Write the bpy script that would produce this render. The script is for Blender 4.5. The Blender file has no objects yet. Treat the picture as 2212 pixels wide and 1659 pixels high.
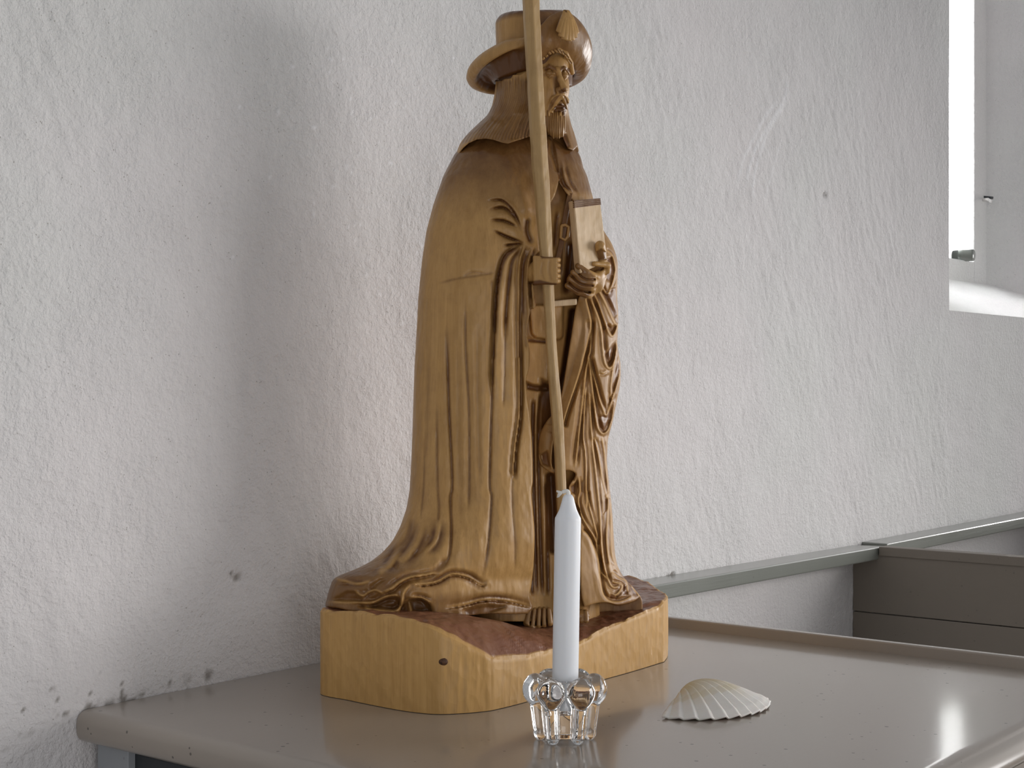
import bpy, bmesh, math, random
import numpy as np
from mathutils import Vector, Matrix

random.seed(7); rng = np.random.default_rng(7)
sc = bpy.context.scene
COL = sc.collection

# ------------------------------------------------------------------ camera
F, CX, CY = 3250.0, 1106.0, 829.5          # focal length and centre in photo pixels (2212 x 1659)
ANG = math.radians(38.6)                    # angle between the view direction and the wall
CA, SA = math.cos(ANG), math.sin(ANG)
CAMP = Vector((0.0, -1.2, 0.307))           # wall face is y = 0, desk top is z = 0
cd = bpy.data.cameras.new('camera'); cam = bpy.data.objects.new('camera', cd); COL.objects.link(cam)
cam.location = CAMP
cam.rotation_euler = (math.pi/2, 0, ANG - math.pi/2)
cd.sensor_fit = 'HORIZONTAL'; cd.sensor_width = 36.0; cd.lens = 36.0*F/2212.0
cd.clip_start = 0.02; cd.clip_end = 60
sc.camera = cam

# ------------------------------------------------------------------ world, daylight, exposure
w = bpy.data.worlds.new('daylight'); sc.world = w; w.use_nodes = True
bg = w.node_tree.nodes['Background']
bg.inputs[0].default_value = (0.93, 0.96, 1.0, 1); bg.inputs[1].default_value = 0.29
vs = sc.view_settings
vs.view_transform = 'Standard'; vs.look = 'None'; vs.gamma = 1.0; vs.use_curve_mapping = False
vs.exposure = 0.12

def area(name, loc, target, sx, sy, power, col=(1, 1, 1), spread=180):
    l = bpy.data.lights.new(name, 'AREA'); l.shape = 'RECTANGLE'; l.size = sx; l.size_y = sy
    l.energy = power; l.color = col; l.spread = math.radians(spread)
    o = bpy.data.objects.new(name, l); COL.objects.link(o); o.location = loc
    d = Vector(target) - Vector(loc)
    o.rotation_euler = d.to_track_quat('-Z', 'Y').to_euler()
    return o
# unseen church windows: one at the far end, one across the room at right
area('window_daylight_far', (6.3, -.82, .45), (1.25, -0.25, 0.25), .9, 1.3, 60, (1.0, 0.975, 0.96))
area('window_daylight_right', (3.1, -2.55, .36), (1.35, -0.2, -.12), 1.8, 1.2, 8.8, (1.0, 0.98, 0.97), 72)    # spread narrowed so the upper right wall stays dim
area('added_fill_near', (-.3, -1.95, -.05), (.9, 0.0, 0.0), 1.0, .8, 7.8, (1.0, 0.98, 0.98))  # unseen low fill, added to brighten the lower left wall
# daylight outside the niche window
area('window_daylight_outside', (3.15, 1.7, 1.7), (3.5, 0.20, 0.60), 1.5, 1.4, 380, (0.95, 0.975, 1.0))

# ------------------------------------------------------------------ helpers
def link(name, me, mat=None, parent=None, smooth=False):
    o = bpy.data.objects.new(name, me); COL.objects.link(o)
    if mat is not None: me.materials.append(mat)
    if parent is not None: o.parent = parent
    if smooth: me.polygons.foreach_set('use_smooth', [True]*len(me.polygons))
    return o
def tag(o, label=None, cat=None, group=None, kind=None):
    if label: o['label'] = label
    if cat: o['category'] = cat
    if group: o['group'] = group
    if kind: o['kind'] = kind
    return o
def empty(name, loc):
    o = bpy.data.objects.new(name, None); COL.objects.link(o); o.location = loc; o.empty_display_size = .05
    return o
def mesh_from(name, V, Fc):
    me = bpy.data.meshes.new(name)
    me.from_pydata([tuple(v) for v in V], [], [tuple(f) for f in Fc]); me.update()
    return me
def np_mesh(name, V, Q):
    """fast mesh from numpy arrays, all quads"""
    me = bpy.data.meshes.new(name)
    me.vertices.add(len(V)); me.vertices.foreach_set('co', np.ascontiguousarray(V, np.float32).ravel())
    me.loops.add(len(Q)*4); me.loops.foreach_set('vertex_index', np.ascontiguousarray(Q, np.int32).ravel())
    me.polygons.add(len(Q)); me.polygons.foreach_set('loop_start', np.arange(0, len(Q)*4, 4, dtype=np.int32))
    me.update(calc_edges=True); me.validate()
    return me
def attr(me, name, vals):
    a = me.attributes.new(name, 'FLOAT', 'POINT'); a.data.foreach_set('value', np.ascontiguousarray(vals, np.float32))
def box_mesh(name, lo, hi, bev=0.0, seg=2):
    bm = bmesh.new(); bmesh.ops.create_cube(bm, size=1)
    lo, hi = Vector(lo), Vector(hi)
    for v in bm.verts:
        v.co = Vector([(lo[i]+hi[i])/2 + v.co[i]*(hi[i]-lo[i]) for i in range(3)])
    if bev: bmesh.ops.bevel(bm, geom=bm.edges[:], offset=bev, segments=seg, affect='EDGES', profile=.5)
    me = bpy.data.meshes.new(name); bm.to_mesh(me); bm.free()
    return me
def cr(pts, n=12, closed=False):
    """Catmull-Rom resampling of a polyline (any dimension)"""
    P = np.asarray(pts, float)
    if len(P) < 3 and not closed: 
        t = np.linspace(0, 1, n+1)[:, None]; return P[0]*(1-t)+P[-1]*t
    if closed: Q = np.vstack([P[-1], P, P[0], P[1]]); m = len(P)
    else: Q = np.vstack([2*P[0]-P[1], P, 2*P[-1]-P[-2]]); m = len(P)-1
    out = []
    t = (np.arange(n)/n)[:, None]
    for i in range(m):
        a, b, c, d = Q[i], Q[i+1], Q[i+2], Q[i+3]
        out.append(.5*((2*b)+(-a+c)*t+(2*a-5*b+4*c-d)*t*t+(-a+3*b-3*c+d)*t**3))
    if not closed: out.append(P[-1:])
    return np.vstack(out)
def unproj(px, py, D):
    """photo pixel and distance along the view axis -> point of the place"""
    px, py, D = np.asarray(px, float), np.asarray(py, float), np.asarray(D, float)
    s = (px-CX)/F*D
    return np.stack([D*CA+s*SA, D*SA-s*CA-1.2, .307+(CY-py)/F*D+0*s], -1)
def on_desk(px, py, z=0.0):
    return unproj(px, py, (.307-z)*F/(py-CY))
def vnoise(x, y, cell, seed, rx=1.0):
    r = np.random.default_rng(seed); T = r.random((256, 256)).astype(np.float32)
    u = x/cell; v = y/(cell*rx)
    i = np.floor(u).astype(int); j = np.floor(v).astype(int); fu = u-i; fv = v-j
    fu = fu*fu*(3-2*fu); fv = fv*fv*(3-2*fv)
    a = T[i % 256, j % 256]; b = T[(i+1) % 256, j % 256]; c = T[i % 256, (j+1) % 256]; d = T[(i+1) % 256, (j+1) % 256]
    return (a*(1-fu)+b*fu)*(1-fv)+(c*(1-fu)+d*fu)*fv - .5

# ------------------------------------------------------------------ materials
class NT:
    def __init__(s, name):
        s.m = bpy.data.materials.new(name); s.m.use_nodes = True; s.t = s.m.node_tree; s.t.nodes.clear()
        s.out = s.t.nodes.new('ShaderNodeOutputMaterial'); s.b = s.n('ShaderNodeBsdfPrincipled')
        s.l(s.b.outputs[0], s.out.inputs[0])
    def n(s, typ, **kw):
        nd = s.t.nodes.new(typ)
        for k, v in kw.items():
            if k in ('operation', 'blend_type', 'data_type', 'attribute_name', 'feature', 'noise_dimensions', 'distance', 'bands_direction'): setattr(nd, k, v)
            else: nd.inputs[k.replace('_', ' ')].default_value = v
        return nd
    def l(s, a, b): s.t.links.new(a, b)
    def coord(s, sc=(1, 1, 1), kind='Object'):
        tc = s.n('ShaderNodeTexCoord'); mp = s.n('ShaderNodeMapping'); mp.inputs['Scale'].default_value = sc
        s.l(tc.outputs[kind], mp.inputs[0]); return mp.outputs[0]
    def noise(s, co, scale, detail=4, rough=.6):
        nd = s.n('ShaderNodeTexNoise'); nd.inputs['Scale'].default_value = scale; nd.inputs['Detail'].default_value = detail
        nd.inputs['Roughness'].default_value = rough; s.l(co, nd.inputs['Vector']); return nd.outputs[0]
    def ramp(s, f, stops):
        r = s.n('ShaderNodeValToRGB'); cr_ = r.color_ramp
        while len(cr_.elements) < len(stops): cr_.elements.new(.5)
        for e, (p, c) in zip(cr_.elements, stops):
            e.position = p; e.color = c if len(c) == 4 else (*c, 1)
        s.l(f, r.inputs[0]); return r.outputs[0]
    def mix(s, f, a, b, typ='MIX'):
        m = s.n('ShaderNodeMix', data_type='RGBA', blend_type=typ)
        if isinstance(f, (int, float)): m.inputs[0].default_value = f
        else: s.l(f, m.inputs[0])
        for v, k in ((a, 6), (b, 7)):
            if isinstance(v, tuple): m.inputs[k].default_value = (*v[:3], 1)
            else: s.l(v, m.inputs[k])
        return m.outputs[2]
    def math(s, op, a, b=None, c=None):
        m = s.n('ShaderNodeMath', operation=op)
        for i, v in enumerate((a, b, c)):
            if v is None: continue
            if isinstance(v, (int, float)): m.inputs[i].default_value = v
            else: s.l(v, m.inputs[i])
        return m.outputs[0]
    def bump(s, h, strength, dist, prev=None):
        b = s.n('ShaderNodeBump'); b.inputs['Strength'].default_value = strength; b.inputs['Distance'].default_value = dist
        s.l(h, b.inputs['Height'])
        if prev is not None: s.l(prev, b.inputs['Normal'])
        return b.outputs[0]
    def base(s, c):
        if isinstance(c, tuple): s.b.inputs['Base Color'].default_value = (*c[:3], 1)
        else: s.l(c, s.b.inputs['Base Color'])
    def set(s, **kw):
        for k, v in kw.items(): s.b.inputs[k.replace('_', ' ')].default_value = v
    def attr(s, name):
        a = s.n('ShaderNodeAttribute', attribute_name=name); return a.outputs['Fac']

def srgb(r, g, b):
    f = lambda c: (c/255/12.92) if c/255 <= .04045 else ((c/255+.055)/1.055)**2.4
    return (f(r), f(g), f(b))

def mat_plaster(name, tint=(0.80, 0.785, 0.775)):
    t = NT(name); co = t.coord()
    big = t.noise(co, 3.5, 3); fine = t.noise(co, 330, 4, .6); mid = t.noise(co, 120, 5, .62)
    c = t.mix(t.ramp(big, [(.3, (0, 0, 0)), (.72, (1, 1, 1))]), tuple(x*.95 for x in tint), tint)
    c = t.mix(t.ramp(mid, [(.35, (.35,)*3), (.6, (0,)*3)]), c, tuple(x*.86 for x in tint))
    hue = t.noise(co, 1.7, 2)
    c = t.mix(t.ramp(hue, [(.42, (0, 0, 0)), (.62, (.5,)*3)]), c, (tint[0]*.985, tint[1]*.945, tint[2]*.955))
    c = t.mix(t.ramp(hue, [(.36, (.4,)*3), (.5, (0, 0, 0))]), c, (tint[0]*.96, tint[1]*.98, tint[2]*.95))
    # pits and grains
    vor = t.n('ShaderNodeTexVoronoi'); vor.inputs['Scale'].default_value = 210; t.l(co, vor.inputs['Vector'])
    vor.inputs['Randomness'].default_value = 1.0
    pick = t.noise(co, 70, 2)
    pit = t.math('MULTIPLY', t.math('LESS_THAN', vor.outputs['Distance'], .16), t.math('GREATER_THAN', pick, .60))
    c = t.mix(t.math('MULTIPLY', pit, .55), c, (.30, .27, .24))
    c = t.mix(t.math('MULTIPLY', t.attr('dirt'), .9), c, (.26, .235, .21))
    c = t.mix(t.attr('chalk'), c, (.93, .92, .93))
    t.base(c)
    h = t.math('MULTIPLY_ADD', fine, .35, t.math('MULTIPLY', mid, t.math('MULTIPLY_ADD', t.noise(co, 9, 2), 1.6, .15)))
    h = t.math('SUBTRACT', h, t.math('MULTIPLY', pit, .5))
    # trowel and brush streaks, steeper than they are wide
    tc = t.n('ShaderNodeTexCoord'); mp = t.n('ShaderNodeMapping'); mp.inputs['Scale'].default_value = (120, 1, 42); mp.inputs['Rotation'].default_value = (0, .25, 0)
    t.l(tc.outputs['Object'], mp.inputs[0]); st = t.noise(mp.outputs[0], 2.2, 4, .65)
    h = t.math('MULTIPLY_ADD', st, .22, h)
    t.l(t.bump(h, 1.0, .0040), t.b.inputs['Normal'])
    t.set(Roughness=.88, Specular_IOR_Level=.25)
    return t.m

def mat_paint(name, col, rough=.35, bumps=.15, coat=0.0, specks=.25):
    t = NT(name); co = t.coord((1, 1, 1))
    n1 = t.noise(co, 6, 3); n2 = t.noise(co, 220, 3)
    c = t.mix(t.ramp(n1, [(.3, (0, 0, 0)), (.7, (1, 1, 1))]), tuple(x*.93 for x in col), col)
    # worn specks
    sp = t.n('ShaderNodeTexVoronoi'); sp.inputs['Scale'].default_value = 85; t.l(co, sp.inputs['Vector'])
    gate = t.math('GREATER_THAN', t.noise(co, 9, 3, .6), .50)
    pk = t.n('ShaderNodeSeparateColor'); t.l(sp.outputs['Color'], pk.inputs[0])
    spk = t.math('MULTIPLY', t.math('LESS_THAN', sp.outputs['Distance'], t.math('MULTIPLY', pk.outputs[0], .16)), gate)
    c = t.mix(t.math('MULTIPLY', spk, specks), c, (.07, .06, .05))
    t.base(c)
    r = t.math('MULTIPLY_ADD', n1, .12, rough-.06); t.l(r, t.b.inputs['Roughness'])
    tc = t.n('ShaderNodeTexCoord'); mp = t.n('ShaderNodeMapping'); mp.inputs['Scale'].default_value = (6, 90, 90)
    t.l(tc.outputs['Object'], mp.inputs[0]); st = t.noise(mp.outputs[0], 2, 3)
    t.l(t.bump(t.math('MULTIPLY_ADD', n2, .3, st), bumps, .001), t.b.inputs['Normal'])
    t.set(Coat_Weight=coat, Coat_Roughness=.11)
    return t.m

def mat_wood(name, light=(.56, .328, .118), dark=(.125, .048, .013), tool=.22, grain_axis=2, rough=.47, fibre=.5, seams=0.0):
    """carved lime wood: pale wood where it was left plain, brown stain where the 'stain' attribute says so"""
    t = NT(name); co = t.coord()
    s = [60, 60, 60]; s[grain_axis] = 3.0
    tc = t.n('ShaderNodeTexCoord'); mp = t.n('ShaderNodeMapping'); mp.inputs['Scale'].default_value = s
    t.l(tc.outputs['Object'], mp.inputs[0])
    gr = t.noise(mp.outputs[0], 2.2, 5, .6)
    blot = t.noise(co, 14, 4, .6)
    c = t.mix(t.ramp(gr, [(.33, (0, 0, 0)), (.7, (1, 1, 1))]), tuple(x*y for x, y in zip(light, (.80, .76, .68))), light)
    c = t.mix(t.ramp(blot, [(.35, (0, 0, 0)), (.75, (.45,)*3)]), c, tuple(x*y for x, y in zip(light, (.82, .78, .70))))
    if seams:
        mp2 = t.n('ShaderNodeMapping'); mp2.inputs['Scale'].default_value = (9, 9, .01); t.l(tc.outputs['Object'], mp2.inputs[0])
        v = t.n('ShaderNodeTexVoronoi'); v.inputs['Scale'].default_value = 1.6; t.l(mp2.outputs[0], v.inputs['Vector'])
        g = t.n('ShaderNodeSeparateColor'); t.l(v.outputs['Color'], g.inputs[0])
        c = t.mix(t.math('MULTIPLY', g.outputs[0], seams), c, tuple(x*y for x, y in zip(light, (.74, .70, .62))))
    s2 = [330, 330, 330]; s2[grain_axis] = 9.0
    mpf = t.n('ShaderNodeMapping'); mpf.inputs['Scale'].default_value = s2; t.l(tc.outputs['Object'], mpf.inputs[0])
    fib = t.noise(mpf.outputs[0], 2.0, 3, .6)
    c = t.mix(t.ramp(fib, [(.52, (0, 0, 0)), (.78, (.55,)*3)]), c, tuple(x*y for x, y in zip(light, (.60, .52, .42))))
    sn = t.math('MULTIPLY_ADD', t.math('SUBTRACT', t.noise(co, 48, 4, .65), .5), .55, t.attr('stain'))
    sn = t.math('MULTIPLY', t.ramp(sn, [(.04, (0, 0, 0)), (.85, (1, 1, 1))]), t.math('MULTIPLY_ADD', blot, .3, .82))
    c = t.mix(sn, c, dark)
    t.base(c)
    # knife facets
    mp3 = t.n('ShaderNodeMapping'); mp3.inputs['Scale'].default_value = (1, 1, .5); t.l(tc.outputs['Object'], mp3.inputs[0])
    v = t.n('ShaderNodeTexVoronoi', feature='F1'); v.inputs['Scale'].default_value = 120; t.l(mp3.outputs[0], v.inputs['Vector'])
    nb = t.bump(v.outputs['Distance'], tool, .0028)
    v2 = t.noise(mp3.outputs[0], 60, 2, .5); nb = t.bump(v2, .45, .006, nb)
    nb = t.bump(fib, fibre*.35, .0008, nb)
    t.l(nb, t.b.inputs['Normal'])
    t.l(t.math('SUBTRACT', t.math('MULTIPLY_ADD', blot, .2, rough-.10), t.math('MULTIPLY', sn, .16)), t.b.inputs['Roughness'])
    t.set(Specular_IOR_Level=.38, Coat_Weight=.06, Coat_Roughness=.3)
    return t.m

M_plaster = mat_plaster('lime_plaster')
M_reveal = mat_plaster('window_plaster', (.93, .91, .89))
M_desk = mat_paint('taupe_desk_paint', srgb(158, 148, 137), .34, .08, .8, .85)
M_rail = mat_paint('grey_green_paint', srgb(132, 135, 128), .30, .30, .6)
M_panel = mat_paint('dark_taupe_paint', srgb(130, 122, 112), .45, .12)
M_darkboard = mat_paint('dark_board_paint', srgb(46, 50, 54), .5, .2)
M_pale = mat_paint('pale_grey_paint', srgb(150, 154, 158), .4, .1)
M_floor = mat_paint('floor_boards', srgb(96, 84, 74), .5, .3)
M_wood = mat_wood('carved_limewood', seams=.45, rough=.45)
M_robe = mat_wood('carved_robe_wood', dark=(.150, .056, .016), tool=.16, rough=.60)
M_book = mat_wood('pale_carved_wood', light=(.74, .55, .35), rough=.42)
M_woodstaff = mat_wood('staff_wood', light=(.54, .355, .16), tool=.15)
M_plinth = mat_wood('plinth_wood', light=(.68, .41, .150), dark=(.22, .092, .05), tool=.27, seams=.6)

# ------------------------------------------------------------------ the setting: wall with window niche, floor
def on_wall(px, py):
    px, py = np.asarray(px, float), np.asarray(py, float)
    r = (px-CX)/F; X = 1.2*(CA+r*SA)/(SA-r*CA); D = X*CA+1.2*SA
    return np.stack([X, 0*X, .307+(CY-py)/F*D], -1)
def seg_dist(x, y, P):
    """distance of points to polyline P, parameter along it"""
    best = np.full(x.shape, 1e9); par = np.zeros(x.shape); n = len(P)-1
    for i in range(n):
        a, b = P[i], P[i+1]; d = b-a; L = d@d+1e-12
        t = np.clip(((x-a[0])*d[0]+(y-a[1])*d[1])/L, 0, 1)
        dd = np.hypot(x-a[0]-t*d[0], y-a[1]-t*d[1]); m = dd < best
        best[m] = dd[m]; par[m] = (i+t[m])/n
    return best, par

NX0, NX1, NZ0, NZ1 = 2.911, 4.25, .455, 2.3
xs = np.concatenate([np.linspace(-1.6, .4, 12)[:-1], np.arange(.4, NX0-.002, .0036), [NX0], np.linspace(NX0, NX1, 60)[1:], np.linspace(NX1, 6.2, 8)[1:]])
zs = np.concatenate([np.linspace(-.86, -.22, 8)[:-1], np.arange(-.22, NZ0-.002, .0036), [NZ0], np.arange(NZ0+.0036, 1.14, .0036), np.linspace(1.15, 2.3, 10), [2.9]])
GX, GZ = np.meshgrid(xs, zs, indexing='ij')
rel = .007*vnoise(GX, GZ, .37, 1)+.0016*vnoise(GX, GZ, .12, 2)+.0005*vnoise(GX+.3*GZ, GZ, .03, 3, 1.5)+.0009*vnoise(GX, GZ, .0125, 4, 1.3)
patch = np.clip(vnoise(GX, GZ, .2, 9)*3+.4, 0, 1)
rel += patch*(.0015*vnoise(GX+.45*GZ, GZ, .009, 5, 2.4))
edge = np.clip(np.minimum(np.hypot(np.maximum(NX0-GX, 0), np.maximum(NZ0-GZ, 0)), .06)/.06, 0, 1)
rel *= .25+.75*edge
dirt = np.zeros_like(GX); chalk = np.zeros_like(GX)
for pts, wd, am in [
    ([(1702, 160), (1698, 210), (1670, 262), (1640, 310), (1622, 360), (1612, 410)], .0035, .75),
    ([(1690, 210), (1655, 252), (1630, 300), (1606, 352), (1592, 415)], .0032, .6),
    ([(1708, 205), (1682, 250), (1660, 290), (1640, 345), (1628, 400), (1630, 440)], .0032, .65),
    ([(1692, 300), (1678, 345), (1662, 400), (1652, 440)], .0022, .45),
    ([(1588, 185), (1592, 215)], .003, .25), ([(1925, 460), (1932, 560)], .004, .25), ([(1250, 0), (1252, 60), (1249, 110)], .0012, .8)]:
    W = on_wall(*np.array(cr(pts, 6)).T)[:, [0, 2]]
    lo, hi = W.min(0)-.03, W.max(0)+.03
    m = (GX > lo[0]) & (GX < hi[0]) & (GZ > lo[1]) & (GZ < hi[1])
    d, t = seg_dist(GX[m], GZ[m], W)
    chalk[m] = np.maximum(chalk[m], am*np.clip(1.6-d/wd, 0, 1)*np.clip(np.minimum(t, 1-t)*8, .15, 1)*(.75+.8*vnoise(GX[m], GZ[m], .006, 31)))
r2 = np.random.default_rng(3)
for k in range(70):      # small lime spots left of the figure
    px, py = r2.normal(800, 130), r2.normal(330, 190)
    if not (20 < px < 1000 and 5 < py < 820): continue
    p = on_wall(px, py); rad = r2.uniform(.0008, .0026)
    m = np.hypot(GX-p[0], GZ-p[2]) < rad; chalk[m] = .8
# chipped and dirty foot of the wall, along the desk and along the rail
foot = np.where(GX < 1.62, 0.0, .026)
hgt = GZ-foot
ch = vnoise(GX, GZ, .012, 21)+.6*vnoise(GX, GZ, .0045, 22)+.9*vnoise(GX, GZ, .07, 23, .6)
dirt = np.where((hgt > -.004) & (hgt < .034), np.clip((ch-.52-np.abs(hgt)*11)*12, 0, 1), 0)
for (px, py, rr) in [(512, 1246, .006), (500, 1240, .003), (1786, 421, .0052), (452, 1462, .006), (405, 1462, .005), (232, 1522, .006), (205, 1533, .005), (1868, 1195, .004)]:
    p = on_wall(px, py); d = np.hypot(GX-p[0], (GZ-p[2])*1.1)
    dirt = np.maximum(dirt, np.clip(1.35-d/rr+1.5*vnoise(GX, GZ, .005, 24), 0, 1)*.95)
low = (GX > .5) & (GX < .86) & (GZ < .02) & (GZ > -.12)
dirt = np.where(low, np.maximum(dirt, np.clip((ch-.62)*3, 0, .5)), dirt)
for (px, py) in [(1786, 421)]:
    p = on_wall(px, py); rel += .006*np.exp(-((GX-p[0])**2+(GZ-p[2])**2)/.004**2)
rel -= .001*chalk; rel += .0016*dirt
fit = np.clip(1-np.maximum(np.abs(GZ+.01)-.035, 0)/.05, 0, 1)*np.clip(1-np.maximum(np.abs(GX-1.23)-.40, 0)/.08, 0, 1)   # plaster made good along the desk
rel = rel*(1-fit)+fit*(np.maximum(rel*.3, 0)+.0006)
V = np.stack([GX, rel, GZ], -1).reshape(-1, 3)
nz = len(zs); I, J = np.meshgrid(np.arange(len(xs)-1), np.arange(nz-1), indexing='ij')
cx_, cz_ = (xs[:-1]+xs[1:])/2, (zs[:-1]+zs[1:])/2
keep = ~((cx_[:, None] > NX0) & (cx_[:, None] < NX1) & (cz_[None] > NZ0) & (cz_[None] < NZ1))
I, J = I[keep], J[keep]; a = I*nz+J
Q = np.stack([a, a+nz, a+nz+1, a+1], -1)
me = np_mesh('wall_back', V, Q); attr(me, 'dirt', dirt.ravel()); attr(me, 'chalk', np.clip(chalk, 0, 1).ravel())
tag(link('wall_back', me, M_plaster, None, True), 'rough whitewashed plaster wall behind the carved figure', kind='structure')

me = box_mesh('floor', (-1.6, -4.5, -.92), (6.2, .02, -.85))
tag(link('floor', me, M_floor), 'dark wooden floor of the room far below the desk', kind='structure')

# window niche: splayed plaster reveals, sloping sill, frame, glass
win = empty('window_1', (3.4, .2, .455)); tag(win, 'deep splayed window niche with white plaster reveals', kind='structure')
def in_win(V): return [(x-3.4, y-.2, z-.455) for x, y, z in V]
WX0, WX1, WY, SZ = 3.02, 3.756, .25, .562
def grid_patch(name, c00, c10, c11, c01, mat, n=24, amp=.0025, bow=0.0):
    c = [np.array(v, float) for v in (c00, c10, c11, c01)]
    u, v = np.meshgrid(np.linspace(0, 1, n+1), np.linspace(0, 1, n+1), indexing='ij')
    P = ((1-u)*(1-v))[..., None]*c[0]+(u*(1-v))[..., None]*c[1]+(u*v)[..., None]*c[2]+((1-u)*v)[..., None]*c[3]
    nrm = np.cross(c[1]-c[0], c[3]-c[0]); nrm /= np.linalg.norm(nrm)
    edgef = np.minimum(np.minimum(u, 1-u), np.minimum(v, 1-v)); edgef = np.clip(edgef*5, 0, 1)
    P += ((vnoise(u*1.0, v*1.0, .13, 41)*amp*2*edgef)+bow*np.sin(u*np.pi)*0+bow*4*u*(1-u)*edgef)[..., None]*nrm
    m = n+1; II, JJ = np.meshgrid(np.arange(n), np.arange(n), indexing='ij'); a = (II*m+JJ).ravel()
    me = np_mesh(name, np.array(in_win(P.reshape(-1, 3))), np.stack([a, a+m, a+m+1, a+1], -1))
    return link(name, me, mat, win, True)
grid_patch('sill', (NX0, 0, NZ0), (NX1, 0, NZ0), (WX1, WY, SZ), (WX0, WY, SZ), M_reveal)
grid_patch('jamb', (NX1, 0, NZ0), (NX1, 0, NZ1), (WX1, WY, NZ1), (WX1, WY, SZ), M_reveal, amp=.004)
grid_patch('jamb', (NX0, 0, NZ0), (WX0, WY, SZ), (WX0, WY, NZ1), (NX0, 0, NZ1), M_reveal)
grid_patch('head_reveal', (NX0, 0, NZ1), (WX0, WY, NZ1), (WX1, WY, NZ1), (NX1, 0, NZ1), M_reveal)
for (lo, hi) in [((WX1-.078, WY, SZ-.02), (WX1+.02, WY+.012, NZ1)), ((WX0-.02, WY, SZ-.02), (WX0+.05, WY+.012, NZ1)), ((WX0, WY+.001, SZ-.02), (WX1, WY+.012, SZ+.052))]:
    link('window_frame', box_mesh('window_frame', in_win([lo])[0], in_win([hi])[0], .003), M_reveal, win)
grid_patch('outer_reveal', (WX1-.078, WY+.012, SZ), (WX1-.078, WY+.012, NZ1), (WX1-.05, .85, NZ1), (WX1-.05, .85, SZ), M_reveal)
grid_patch('outer_reveal', (WX0+.03, WY+.012, SZ), (WX0-.3, .85, SZ), (WX0-.3, .85, NZ1), (WX0+.03, WY+.012, NZ1), M_reveal)
grid_patch('outer_sill', (WX0, WY+.012, SZ+.05), (WX1-.06, WY+.012, SZ+.05), (WX1-.05, .85, SZ+.0), (WX0-.3, .85, SZ+.0), M_reveal)
t = NT('window_glass'); t.base((.95, .97, .97)); t.set(Roughness=.02, IOR=1.45, Transmission_Weight=1.0); M_glasspane = t.m
link('pane', box_mesh('pane', in_win([(WX0+.040, WY+.0075, SZ+.040)])[0], in_win([(WX1-.060, WY+.0105, NZ1)])[0]), M_glasspane, win)
# rod end and little hook on the frame
def tube(name, pts, rad, mat, parent=None, n=14, org=(0, 0, 0), cap=True, radii=None):
    P = np.asarray(pts, float)-np.asarray(org, float); V, Fc = [], []
    for i, p in enumerate(P):
        d = Vector(P[min(i+1, len(P)-1)]-P[max(i-1, 0)]).normalized()
        a = d.orthogonal().normalized() if i == 0 else (a - d*a.dot(d)).normalized()
        b = d.cross(a); r = rad if radii is None else radii[i]
        for k in range(n):
            q = 2*math.pi*k/n; V.append(Vector(p)+a*math.cos(q)*r+b*math.sin(q)*r)
    for i in range(len(P)-1):
        for k in range(n):
            Fc.append((i*n+k, i*n+(k+1) % n, (i+1)*n+(k+1) % n, (i+1)*n+k))
    if cap: Fc += [tuple(range(n))[::-1], tuple(range((len(P)-1)*n, len(P)*n))]
    return link(name, mesh_from(name, V, Fc), mat, parent, True)
o = (3.4, .2, .455)
ZR = .628
tube('sill_rod', [(3.635, .62, ZR+.002), (3.630, .40, ZR), (3.625, .232, ZR-.002)], .0145, M_rail, win, org=o)
link('sill_block', box_mesh('sill_block', in_win([(3.30, .262, ZR-.014)])[0], in_win([(3.602, .32, ZR+.022)])[0], .003), M_rail, win)
tube('hook', [(3.735, .252, .775), (3.732, .236, .775), (3.728, .226, .768)], .004, M_reveal, win, n=8, org=o)
tube('hook', [(3.742, .252, .783), (3.76, .234, .781)], .0035, M_darkboard, win, n=8, org=o)

# rails along the wall
def board(name, pts8, mat, parent=None, bev=.0022):
    """hexahedron from 8 points (bottom 4, top 4)"""
    bm = bmesh.new(); vs_ = [bm.verts.new(p) for p in pts8]
    for f in [(3, 2, 1, 0), (4, 5, 6, 7), (0, 1, 5, 4), (1, 2, 6, 5), (2, 3, 7, 6), (3, 0, 4, 7)]: bm.faces.new([vs_[i] for i in f])
    if bev: bmesh.ops.bevel(bm, geom=bm.edges[:], offset=bev, segments=2, affect='EDGES', profile=.5)
    me = bpy.data.meshes.new(name); bm.to_mesh(me); bm.free()
    return link(name, me, mat, parent)
def rail(name, x0, x1, z0, z1, dep, label, h=.0225):
    o = board(name, [(x0, -dep, z0-h), (x1-.02, -dep, z1-h), (x1-.02, .012, z1-h), (x0, .012, z0-h), (x0, -dep, z0), (x1, -dep, z1), (x1-.035, .012, z1), (x0, .012, z0)], M_rail)
    return tag(o, label, kind='structure')
rail('trim_1', 1.606, 2.505, .0285, .0195, .05, 'grey green painted wooden rail on the wall behind the statue')
rail('trim_2', 2.512, 4.1, .0225, .0225, .05, 'grey green painted wooden rail continuing right under the window')

# pew backs beyond the desk
def pew(x, top, lab, ext):
    r = empty('pew_panel', (x, -.35, -.85)); tag(r, lab, 'pew panel')
    T = lambda lo, hi: ([lo[0]-x, lo[1]+.35, lo[2]+.85], [hi[0]-x, hi[1]+.35, hi[2]+.85])
    for nm, lo, hi in [('plank', (x, -ext, -.097), (x+.022, -.001, top-.014)), ('plank', (x, -ext, -.85), (x+.022, -.001, -.0985)),
                       ('cap_rail', (x-.003, -ext, top-.016), (x+.024, -.052, top))]:
        lo, hi = T(lo, hi); link(nm, box_mesh(nm, lo, hi, .0012), M_panel, r)
    return r
pew(2.476, .0205, 'dark taupe pew back panel standing beyond the desk, nearer of two', .72)
pew(3.42, .0205, 'taupe pew back panel under the window at the right edge', .72)

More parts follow.
